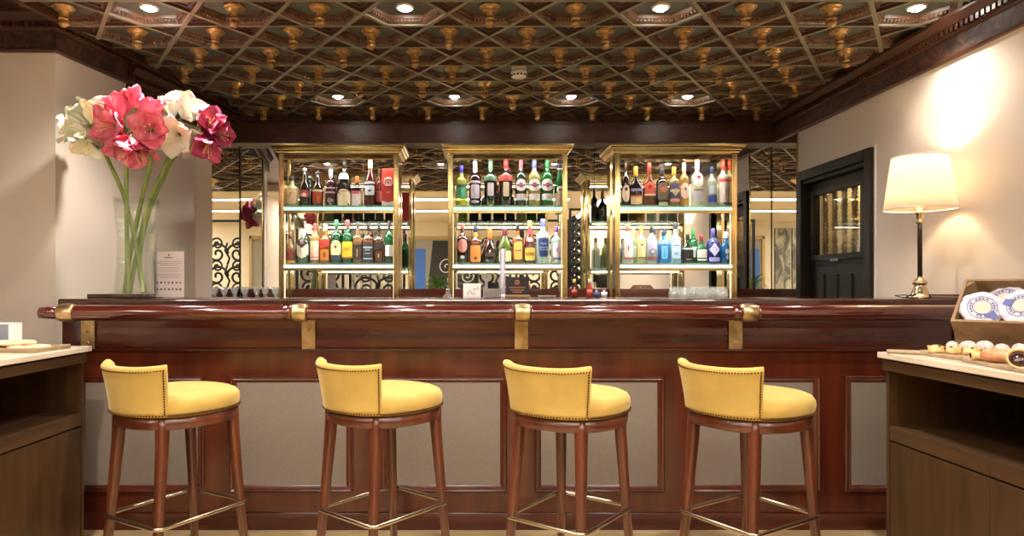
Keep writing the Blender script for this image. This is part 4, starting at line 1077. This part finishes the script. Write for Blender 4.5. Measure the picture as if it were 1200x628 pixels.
b.box((-.026, -.0415, zc - .026), (.026, -.0405, zc - .018), C((244, 206, 200))); b.build('crest', tb)
MB().box((-.014, -.0415, hh * .36), (.014, -.0405, hh * .39), C((226, 140, 130))).build('print', tb)
# --- lower shelf: whiskies
bottle(333, 346.5, 274, L0, 'squat', (196, 150, 96), True, (84, 54, 50), .16, [('diamond', .32, .26, 62, (142, 62, 56)), ('rect', .06, .04, 60, (214, 160, 60))], 'squat amber whisky bottle with dark red diamond label')
bottle(347.5, 363.5, 269, L0, 'spirit', (34, 54, 38), False, (240, 236, 232), .2, [('shield', .36, .22, 60, (240, 216, 190)), ('diamond', .60, .16, 50, (62, 32, 32)), ('oval', .60, .05, 16, (150, 120, 116))], 'dark green whisky bottle with cream shield label and white cap')
bottle(363.5, 375, 262, L0, 'spirit', (206, 160, 92), True, (150, 60, 56), .17, [('rect', .40, .16, 62, (240, 206, 170)), ('rect', .20, .11, 62, (238, 190, 176)), ('rect', .155, .01, 60, (200, 80, 60))], 'amber whisky bottle with tall peach label')
bottle(375, 387.5, 263, L0, 'square', (196, 120, 46), True, (226, 206, 200), .16, [('slant', .50, .09, 45, (200, 58, 48)), ('rect', .22, .14, 40, (206, 124, 50)), ('rect', .22, .06, 12, (150, 70, 36))], 'square amber whisky bottle with slanting red label')
bottle(387.5, 401, 258, L0, 'spirit', (22, 98, 56), True, (60, 110, 70), .14, [('arch', .36, .17, 64, (238, 226, 172)), ('rect', .13, .05, 66, (60, 66, 82)), ('oval', .38, .03, 12, (160, 60, 40))], 'green whiskey bottle with cream arched label', [('JAMESON', .46, .014, (60, 70, 50))])
bottle(400.5, 414, 258, L0, 'spirit', (20, 116, 62), True, (150, 60, 60), .16, [('rect', .31, .19, 66, (246, 200, 62)), ('rect', .13, .012, 60, (190, 40, 40))], 'green whisky bottle with yellow label and red initials', [('J&B', .33, .036, (200, 40, 34))])
bottle(413.5, 425, 261, L0, 'square', (176, 130, 84), True, (70, 60, 56), .16, [('rect', .26, .15, 48, (64, 50, 48)), ('rect', .26, .10, 6, (190, 150, 110)), ('rect', .44, .02, 48, (56, 46, 46))], 'pale amber bottle with dark banded label beside the yellow-labelled one')
bottle(425, 438.5, 262, L0, 'square', (150, 80, 34), True, (50, 42, 40), .18, [('rect', .28, .22, 46, (58, 58, 70)), ('rect', .40, .015, 40, (210, 210, 216)), ('rect', .12, .012, 40, (210, 210, 216))], 'square brown whiskey bottle with charcoal label and white print', [("JACK", .34, .017, (226, 226, 230)), ("DANIEL'S", .25, .012, (226, 226, 230))])
bottle(438.5, 450, 264, L0, 'square', (120, 62, 30), True, (40, 36, 36), .18, [('slant', .46, .09, 46, (52, 46, 42)), ('rect', .20, .12, 34, (90, 50, 32)), ('rect', .20, .05, 8, (206, 160, 90))], 'square brown whisky bottle with slanting black label')
bottle(451, 461.5, 259, L0, 'wine', (26, 130, 70), True, (56, 40, 38), .22, [('rect', .30, .13, 62, (240, 224, 214)), ('rect', .11, .035, 62, (66, 40, 40))], 'slim green bottle with white label at the right end of the whiskies')
for i, (px, g, c) in enumerate(((369, (200, 160, 100), (170, 60, 70)), (382, (190, 150, 90), (220, 214, 206)), (395, (30, 110, 60), (190, 60, 60)), (408, (28, 110, 60), (200, 80, 80)), (444, (190, 200, 190), (60, 60, 60)))):
    bottle(px - 5.5, px + 5.5, 261 + i % 2, L0, 'spirit', g, True, c, .16, [('rect', .34, .15, 55, (220, 200, 160))], ['amber bottle behind the peach-labelled whisky', 'amber bottle with pale cap behind the slanting red label', 'green bottle behind the cream-arched green one', 'green bottle behind the yellow-labelled whisky', 'clear bottle behind the slanting black label'][i], dy=.11)
# --- middle cabinet, upper shelf: vermouths
bottle(534, 547.5, 194.5, U, 'spirit', (206, 214, 110), True, (46, 52, 150), .17, [('rect', .36, .15, 55, (96, 190, 150)), ('rect', .50, .04, 60, (70, 96, 90)), ('band', .09, .07, 0, (196, 200, 60))], 'clear bottle of yellow-green liqueur with round blue cap')
bottle(549.5, 564, 189.5, U, 'spirit', (44, 26, 38), False, (226, 212, 232), .23, [('rect', .33, .15, 46, (226, 210, 232)), ('rect', .54, .025, 60, (196, 180, 200)), ('oval', .11, .03, 40, (226, 210, 232))], 'dark violet bottle with white capsule and white label')
bottle(567, 582.5, 189, U, 'wine', (22, 26, 22), False, (96, 142, 110), .2, [('band', .615, .055, 0, (78, 112, 92)), ('rect', .37, .14, 27, (226, 216, 222))], 'black vermouth bottle with green shoulder band and white strip')
bottle(584.5, 601, 187, U, 'wine', (26, 20, 20), False, (214, 52, 52), .2, [('band', .60, .06, 0, (182, 74, 76)), ('rect', .36, .15, 24, (240, 220, 190))], 'black vermouth bottle with red capsule and red shoulder band')
MR = lambda c1: [('oval', .45, .125, 62, (240, 234, 236)), ('oval', .45, .05, 22, (206, 60, 70)), ('rect', .45, .014, 46, (50, 56, 110)), ('rect', .205, .065, 56, (236, 226, 234))]
bottle(603.5, 617, 187, U, 'wine', (30, 44, 30), False, (196, 96, 110), .19, MR(0), 'dark vermouth bottle with white roundel and pink capsule', [('MARTINI', .45, .0095, WH)])
bottle(618.5, 633.5, 187, U, 'wine', (206, 196, 128), True, (96, 104, 176), .19, MR(0), 'pale yellow vermouth bottle with white roundel and blue capsule', [('MARTINI', .45, .0095, WH)])
bottle(633.5, 648.5, 187, U, 'wine', (20, 140, 66), True, (46, 128, 80), .19, MR(0), 'green vermouth bottle with white roundel', [('MARTINI', .45, .0095, WH)])
bottle(649.5, 661, 192, U, 'slope', (32, 126, 70), True, (44, 36, 60), .11, [('rect', .17, .15, 62, (244, 214, 184)), ('oval', .39, .085, 36, (236, 232, 222)), ('oval', .39, .03, 12, (190, 90, 90)), ('band', .88, .012, 0, (238, 230, 220))], 'green tapering bottle with peach lower label at the right end')
bottle(592, 600, 194, U, 'wine', (40, 24, 26), False, (190, 60, 60), .2, [('band', .6, .06, 0, (160, 70, 70))], 'black bottle with red band in the second row of vermouths', dy=.11)
# lower shelf: brandies
bottle(535, 549, 263, L0, 'spirit', (54, 22, 22), False, (150, 70, 58), .15, [('oval', .45, .17, 52, (224, 138, 126)), ('oval', .16, .045, 20, (220, 214, 210))], 'dark brown bottle with pink oval label and brick cap')
bottle(550.5, 564, 265, L0, 'square', (150, 74, 30), True, (44, 44, 66), .17, [('rect', .26, .22, 46, (232, 146, 70)), ('diamond', .14, .06, 20, (130, 60, 30)), ('band', .78, .05, 0, (214, 150, 60))], 'square amber brandy bottle with orange label and dark blue cap')
bottle(565.5, 582.5, 267, L0, 'tear', (44, 24, 22), False, (226, 122, 62), .32, [('oval', .34, .03, 10, (220, 200, 170)), ('rect', .24, .05, 40, (90, 60, 56))], 'dark pear-shaped brandy bottle with long orange capsule')
bottle(583.5, 600, 268, L0, 'slope', (84, 96, 40), False, (96, 34, 50), .3, [('rect', .20, .16, 62, (240, 222, 172)), ('band', .03, .025, 0, (40, 44, 50))], 'olive brandy bottle with cream label and maroon capsule')
bottle(600, 613.5, 263, L0, 'square', (190, 112, 40), True, (50, 40, 44), .16, [('rect', .32, .22, 36, (246, 186, 96)), ('rect', .33, .014, 30, (160, 90, 40))], 'square amber bottle with light orange label and black cap')
bottle(614, 627.5, 259, L0, 'slope', (96, 30, 34), False, (240, 202, 80), .14, [('rect', .22, .15, 64, (240, 206, 96)), ('rect', .22, .04, 50, (196, 130, 50)), ('oval', .55, .05, 32, (236, 180, 160)), ('band', .76, .07, 0, (130, 36, 50))], 'dark red brandy bottle with yellow label and gold cap')
bottle(628, 644.5, 257, L0, 'spirit', (236, 240, 236), True, (96, 92, 160), .17, [('trap', .36, .21, 52, (44, 56, 110)), ('rect', .36, .012, 36, (150, 170, 214))], 'clear gin bottle with dark blue label and violet cap', [('Park', .44, .026, (190, 206, 236)), ('Avenue', .31, .021, (190, 206, 236))])
bottle(645, 659, 266, L0, 'spirit', (232, 238, 230), True, (120, 70, 120), .14, [('rect', .36, .2, 44, (240, 222, 230)), ('oval', .36, .08, 10, (226, 130, 150)), ('rect', .13, .03, 42, (110, 120, 150))], 'clear frosted bottle with pink-white label beside the blue-labelled gin')
# --- right cabinet, upper shelf: rums
bottle(728, 738, 191, U, 'wine', (34, 24, 22), False, (60, 44, 36), .2, [('oval', .30, .19, 60, (240, 214, 190)), ('oval', .40, .04, 22, (90, 60, 50))], 'black bottle with tall cream oval label at the left end of the rums')
bottle(737.5, 752.5, 195.5, U, 'squat', (30, 22, 28), False, (204, 150, 66), .24, [('rect', .17, .11, 56, (244, 206, 156)), ('rect', .27, .02, 56, (206, 90, 60)), ('rect', .42, .03, 50, (150, 150, 190))], 'black round-shouldered rum bottle with gold cap and peach label')
bottle(753, 768.5, 191, U, 'squat', (162, 92, 46), True, (164, 60, 48), .22, [('arch', .40, .16, 44, (222, 92, 80)), ('diamond', .46, .06, 20, (170, 40, 40)), ('rect', .27, .02, 50, (240, 220, 190))], 'amber rum bottle with red arched emblem and red stopper')
bottle(768.5, 783, 197, U, 'spirit', (30, 24, 22), False, (44, 40, 48), .22, [('arch', .40, .22, 58, (120, 104, 88)), ('oval', .44, .07, 36, (214, 120, 100)), ('rect', .07, .045, 44, (206, 196, 160))], 'black rum bottle with grey-brown arched label')
bottle(783, 796.5, 196, U, 'spirit', (196, 176, 120), True, (196, 156, 66), .2, [('rect', .36, .22, 62, (84, 80, 130)), ('rect', .40, .03, 55, (226, 206, 170)), ('rect', .16, .04, 56, (226, 150, 140)), ('diamond', .36, .1, 30, (210, 190, 150))], 'clear rum bottle with ornate blue and gold label')
bottle(795.5, 807.5, 191, U, 'spirit', (214, 176, 100), True, (206, 204, 196), .2, [('oval', .36, .18, 56, (244, 218, 200)), ('diamond', .40, .05, 14, (120, 80, 60))], 'golden rum bottle with cream oval label')
bottle(809.5, 824, 188, U, 'spirit', (232, 238, 222), True, (240, 236, 232), .2, [('shield', .56, .15, 52, (242, 234, 232)), ('diamond', .63, .05, 22, (206, 52, 60)), ('rect', .36, .014, 46, (90, 86, 90)), ('rect', .22, .11, 46, (196, 190, 204))], 'clear vodka bottle with white label, red diamond and white cap')
bottle(828, 840, 196, U, 'spirit', (222, 232, 216), True, (50, 50, 86), .17, [('rect', .20, .09, 58, (62, 76, 170)), ('rect', .42, .1, 46, (190, 206, 214))], 'clear vodka bottle with deep blue lower band and dark cap')
bottle(840.5, 854, 189, U, 'spirit', (230, 234, 224), True, (222, 76, 58), .2, [('rect', .33, .24, 54, (240, 222, 216)), ('rect', .57, .03, 60, (222, 90, 76)), ('rect', .07, .02, 20, (80, 60, 80))], 'clear vodka bottle with red cap and pinkish label at the right end')
# lower shelf: gins
bottle(729.5, 741.5, 264.5, L0, 'square', (236, 238, 226), True, (206, 100, 80), .15, [('rect', .38, .22, 44, (248, 226, 222)), ('rect', .13, .025, 42, (200, 90, 90)), ('rect', .40, .07, 6, (170, 60, 60))], 'clear square gin bottle with pinkish label at the left end')
bottle(745.5, 757, 265, L0, 'spirit', (240, 232, 180), True, (214, 170, 80), .16, [('rect', .35, .2, 54, (250, 216, 160)), ('rect', .16, .014, 50, (110, 60, 40)), ('oval', .50, .025, 14, (100, 70, 80))], 'pale yellow gin bottle with peach label')
bottle(757, 770, 265.5, L0, 'spirit', (222, 222, 226), True, (50, 44, 50), .17, [('rect', .48, .12, 50, (200, 190, 220)), ('oval', .32, .07, 32, (110, 80, 90)), ('oval', .32, .045, 20, (236, 226, 226)), ('rect', .13, .055, 58, (150, 90, 80))], 'clear gin bottle with round emblem and brown lower band')
bottle(771, 784, 271, L0, 'square', (70, 160, 226), True, (50, 56, 76), .15, [('rect', .34, .2, 30, (120, 190, 236)), ('rect', .34, .15, 5, (80, 140, 210))], 'bright blue square gin bottle with dark cap')
bottle(784.5, 797.5, 261, L0, 'square', (196, 226, 236), True, (60, 56, 62), .16, [('rect', .34, .22, 40, (196, 214, 234)), ('rect', .44, .016, 30, (130, 150, 190)), ('rect', .24, .03, 20, (150, 170, 206))], 'tall pale blue frosted vodka bottle')
bottle(799, 812.5, 274.5, L0, 'squat', (24, 40, 34), False, (40, 44, 40), .2, [('rect', .25, .2, 56, (38, 24, 24)), ('rect', .50, .025, 60, (190, 196, 190)), ('rect', .14, .016, 22, (170, 150, 130))], 'squat black-green bottle with dark label and white line')
bottle(815.5, 828.5, 276, L0, 'squat', (20, 130, 70), True, (130, 50, 46), .2, [('rect', .30, .2, 56, (240, 214, 206)), ('rect', .19, .02, 52, (60, 80, 60))], 'squat green gin bottle with pinkish label')
bottle(828.5, 842.5, 268.5, L0, 'square', (56, 74, 160), True, (90, 76, 150), .2, [('diamond', .40, .2, 46, (222, 210, 240)), ('rect', .12, .06, 46, (170, 160, 226))], 'indigo gin bottle with white diamond label and violet cap')
bottle(842.5, 858.5, 272, L0, 'squat', (40, 130, 206), True, (226, 216, 214), .2, [('oval', .38, .08, 18, (196, 196, 220)), ('diamond', .2, .1, 14, (170, 180, 216))], 'broad bright blue gin bottle with pale cap at the right end')
for i, (px, g, c) in enumerate(((742, (226, 230, 180), (180, 200, 120)), (766, (220, 226, 220), (50, 50, 50)), (779, (200, 220, 240), (60, 60, 66)), (812, (40, 140, 80), (60, 140, 90)), (836, (180, 190, 226), (80, 70, 130)), (852, (90, 110, 190), (70, 70, 130)))):
    bottle(px - 5.5, px + 5.5, 266 + i % 2, L0, 'spirit', g, True, c, .16, [('rect', .34, .15, 55, (220, 216, 206))], ['pale green bottle in the second row at the left', 'clear black-capped bottle behind the round-emblem gin', 'clear bottle behind the bright blue square gin', 'green bottle behind the squat black one', 'pale violet bottle behind the indigo gin', 'blue bottle behind the broad bright blue gin'][i], dy=.11)
# ------------------------------------------------------------------ beyond the viewer: gates, rear wall, what the mirrors show
def spiral(cx, cz, r0, turns, a0, sgn=1, n=40, r1=.1):
    return [(cx + (r0 * (1 - u) + r0 * r1 * u) * math.cos(a0 + sgn * 2 * math.pi * turns * u), 0, cz + (r0 * (1 - u) + r0 * r1 * u) * math.sin(a0 + sgn * 2 * math.pi * turns * u)) for u in [i / n for i in range(n + 1)]]
def gate(label, loc, rz, w, h):
    t = thing('iron_gate', label, 'gate', loc, rz, 'wrought iron gates behind the viewer')
    f = MB()
    for x in (0, w): f.box((x - .022, -.02, 0), (x + .022, .02, h), BLACK)
    for z in (.05, .95, h - .02): f.box((0, -.018, z - .02), (w, .018, z + .02), BLACK)
    f.build('frame', t)
    s = MB(); r = min(w * .25, .25); z = .2
    while z + r < h - .05:
        for x, sg, a in ((w * .27, 1, 0), (w * .73, -1, math.pi)):
            s.tube(spiral(x, z, r, 1.6, a, sg), .022, BLACK, 6)
            s.tube(spiral(x, z + r * .9, r * .6, 1.5, a + math.pi, -sg), .018, BLACK, 6)
        s.tube([(w/2, 0, z - r), (w/2 - .04, 0, z - r * .4), (w/2 + .04, 0, z + r * .3), (w/2, 0, z + r)], .02, BLACK, 6)
        z += r * 2.05
    s.build('scrollwork', t)
    return t
gate('black wrought iron gate leaf mirrored behind the slim tap column', (.12, -.45, 0), 0, .78, 2.40)
gate('black wrought iron gate leaf mirrored behind the middle bottle cabinet', (.94, -.45, 0), 0, .80, 2.40)
gate('narrow black iron side panel mirrored beside the right bottle cabinet', (1.78, -.48, 0), 0, .3, 2.60)
gate('black wrought iron gate leaf seen mirrored behind the left bottle cabinet', (-2.1, -.45, 0), 0, .95, 2.40)
gate('black iron panel mirrored in the left corner by the flowers', (-3.0, -.3, 0), 0, .8, 2.40)
jk = thing('black_jacket', 'black jacket hanging on a pier, seen in the mirror', 'jacket', (2.36, -.385, 1.2))
JK = mat('black_cloth', rgb(30, 30, 34), .8)
b = MB(); rg = []
for z, hw_, hd_ in ((0, .13, .05), (.2, .13, .055), (.42, .14, .055), (.52, .12, .05), (.57, .05, .04), (.60, .04, .035)):
    rg.append([(hw_ * math.cos(2*math.pi*i/20), hd_ * math.sin(2*math.pi*i/20) , z) for i in range(20)])
b.rings(rg, JK); b.build('body', jk)
for s in (-1, 1):
    b = MB(); b.tube([(s * .11, 0, .5), (s * .15, 0, .35), (s * .155, -.01, .1)], [.045, .042, .036], JK, 12); b.build('sleeve', jk)
hk = MB(); hk.tube([(0, -.055, .66), (0, -.02, .64), (0, 0, .58)], .006, BRASS, 6); hk.build('hook', jk)
# rear wall: framed opening with dark chalk drawing, pictures
fp = thing('framed_panel', 'large gilt framed panel on the rear wall, seen in the middle mirrors', 'frame', (-.3, REAR, 1.05))
b = MB(); W_, H_ = 1.05, 1.28
for lo, hi in (((-W_, 0, 0), (-W_ + .07, .04, H_)), ((W_ - .07, 0, 0), (W_, .04, H_)), ((-W_, 0, H_ - .07), (W_, .04, H_)), ((-W_, 0, 0), (W_, .04, .07))): b.box(lo, hi, mat('pale_gilt_frame', rgb(186, 158, 108), .4, .3))
b.build('frame', fp, bevel=.01)
MB().box((-W_ + .05, 0, .05), (W_ - .05, .012, H_ - .05), mat('grey_backing', rgb(150, 146, 132), .6)).build('backing', fp)
b = MB(); b.prism([(-.62, .06), (.5, .06), (.5, 1.18), (-.5, 1.18)], -.02, -.013, mat('chalkboard', rgb(44, 44, 42), .7), Matrix.Rotation(R(90), 4, 'X')); cbd = b.build('chalkboard', fp)
CHK = mat('chalk', rgb(222, 218, 210), .8); b = MB()
for (x, z, r, a, s) in ((-.2, .6, .2, 0, 1), (.1, .8, .14, 2, -1), (-.1, .3, .15, 4, 1), (.25, .4, .16, 1, -1)):
    b.tube([(p[0], .0235, p[2]) for p in spiral(x, z, r, 1.6, a, s)], .012, CHK, 6)
b.build('chalk_scrolls', cbd)
MB().box((-.93, .012, .1), (-.66, .02, 1.0), mat('blue_poster', rgb(60, 110, 190), .5)).build('poster', fp)
# picture triptych, seen through the right corner mirrors
PM = noise_mat('picture_print', rgb(92, 92, 84), rgb(190, 184, 160), (5, 5, 2), .6, lo=.4, hi=.6, dist=1.5)
for i in range(3):
    t = thing('wall_picture', 'grey landscape picture on the rear wall, %s of three' % ('left', 'middle', 'right')[i], 'picture', (-2.5 + i * .38, REAR + .002, 1.15), 0, 'pictures on the rear wall')
    MB().box((-.17, 0, 0), (.17, .03, 1.35), PM).build('canvas', t); MB().box((-.175, 0, -.005), (.175, .02, 1.355), BLACK).build('frame', t)
t = thing('wall_picture', 'wide pink and grey picture low on the rear wall', 'picture', (-2.1, REAR + .002, .45))
MB().box((-.6, 0, 0), (.6, .03, .6), noise_mat('pink_print', rgb(200, 140, 140), rgb(210, 200, 180), (4, 4, 4), .6)).build('canvas', t); MB().box((-.61, 0, -.01), (.61, .02, .61), CRATEW).build('frame', t)
pt = thing('potted_palm', 'green potted palm at the rear of the room, seen in the corner mirror', 'plant', (-.65, REAR + 1.0, 0))
MB().lathe([(0, 0), (.15, 0), (.2, .4), (.21, .42), (.19, .42), (.17, .36), (0, .36)], mat('terracotta', rgb(170, 110, 72), .7), seg=24).build('pot', pt)
b = MB()
for k in range(3): b.tube([(.05 * math.cos(2.1 * k), .05 * math.sin(2.1 * k), .34), (.03 * math.cos(2.1 * k), .03 * math.sin(2.1 * k), .8), (.0, 0, 1.18)], [.02, .018, .014], CRATEW, 8)
b.build('stem', pt)
b = MB(); rnd = random.Random(5)
for i in range(36):
    a = rnd.random() * 6.28; ln_ = rnd.uniform(.4, .75); el = rnd.uniform(.5, 1.4); p = Vector((0, 0, 1.15)); vs = []
    for k in range(9):
        s = k / 8; wd = .03 * math.sin(math.pi * min(1, s * .9 + .1)); side = Vector((-math.sin(a), math.cos(a), 0))
        vs += [p - side * wd, p + side * wd]; e2 = el - 1.6 * s; p = p + Vector((math.cos(a) * math.cos(e2), math.sin(a) * math.cos(e2), math.sin(e2))) * ln_ / 8
    b.add(vs, [(2*k, 2*k+1, 2*k+3, 2*k+2) for k in range(8)], mat('palm_leaf', rgb(70, 116, 50), .5), True)
b.build('foliage', pt, fix=False)
# luminous ceiling strips over the rear part of the room
COVE = emit('ceiling_strip_glow', (1.0, .94, .85), 15)
sn = [(-1.5, 1.6, .55, .75, 0), (-1.5, 1.6, -1.1, -.9, 0), (-2.75, -2.55, -2.8, .7, 0), (2.1, 2.3, -2.8, .7, 0)]
sl = ['nearest the bar', 'in the middle of the rear ceiling', 'along the left side of the rear ceiling', 'along the right side of the rear ceiling']
for (x0, x1, y0, y1, _), lb in zip(sn, sl):
    t = thing('ceiling_light_strip', 'bright recessed ceiling strip ' + lb, 'light', ((x0 + x1) / 2, (y0 + y1) / 2, H), 0)
    hx, hy = (x1 - x0) / 2, (y1 - y0) / 2
    MB().box((-hx, -hy, -.012), (hx, hy, -.002), COVE).build('diffuser', t)
    b = MB()
    for lo, hi in (((-hx - .02, -hy - .02, -.02), (-hx, hy + .02, 0)), ((hx, -hy - .02, -.02), (hx + .02, hy + .02, 0)), ((-hx, -hy - .02, -.02), (hx, -hy, 0)), ((-hx, hy, -.02), (hx, hy + .02, 0))): b.box(lo, hi, WHITE)
    b.build('frame', t)

# ------------------------------------------------------------------ world, view
w = bpy.data.worlds.new('world'); scene.world = w; w.use_nodes = True
w.node_tree.nodes['Background'].inputs['Color'].default_value = (1, .9, .78, 1); w.node_tree.nodes['Background'].inputs['Strength'].default_value = .3
vs_ = scene.view_settings; scene.display_settings.display_device = 'sRGB'; vs_.view_transform = 'Standard'; vs_.look = 'None'; vs_.gamma = 1; vs_.exposure = EXPO; vs_.use_curve_mapping = False
cy = scene.cycles
cy.max_bounces = 10; cy.diffuse_bounces = 4; cy.glossy_bounces = 6; cy.transmission_bounces = 8; cy.transparent_max_bounces = 8
cy.caustics_reflective = False; cy.caustics_refractive = False; cy.use_denoising = True; cy.sample_clamp_indirect = 6
bpy.context.view_layer.update()
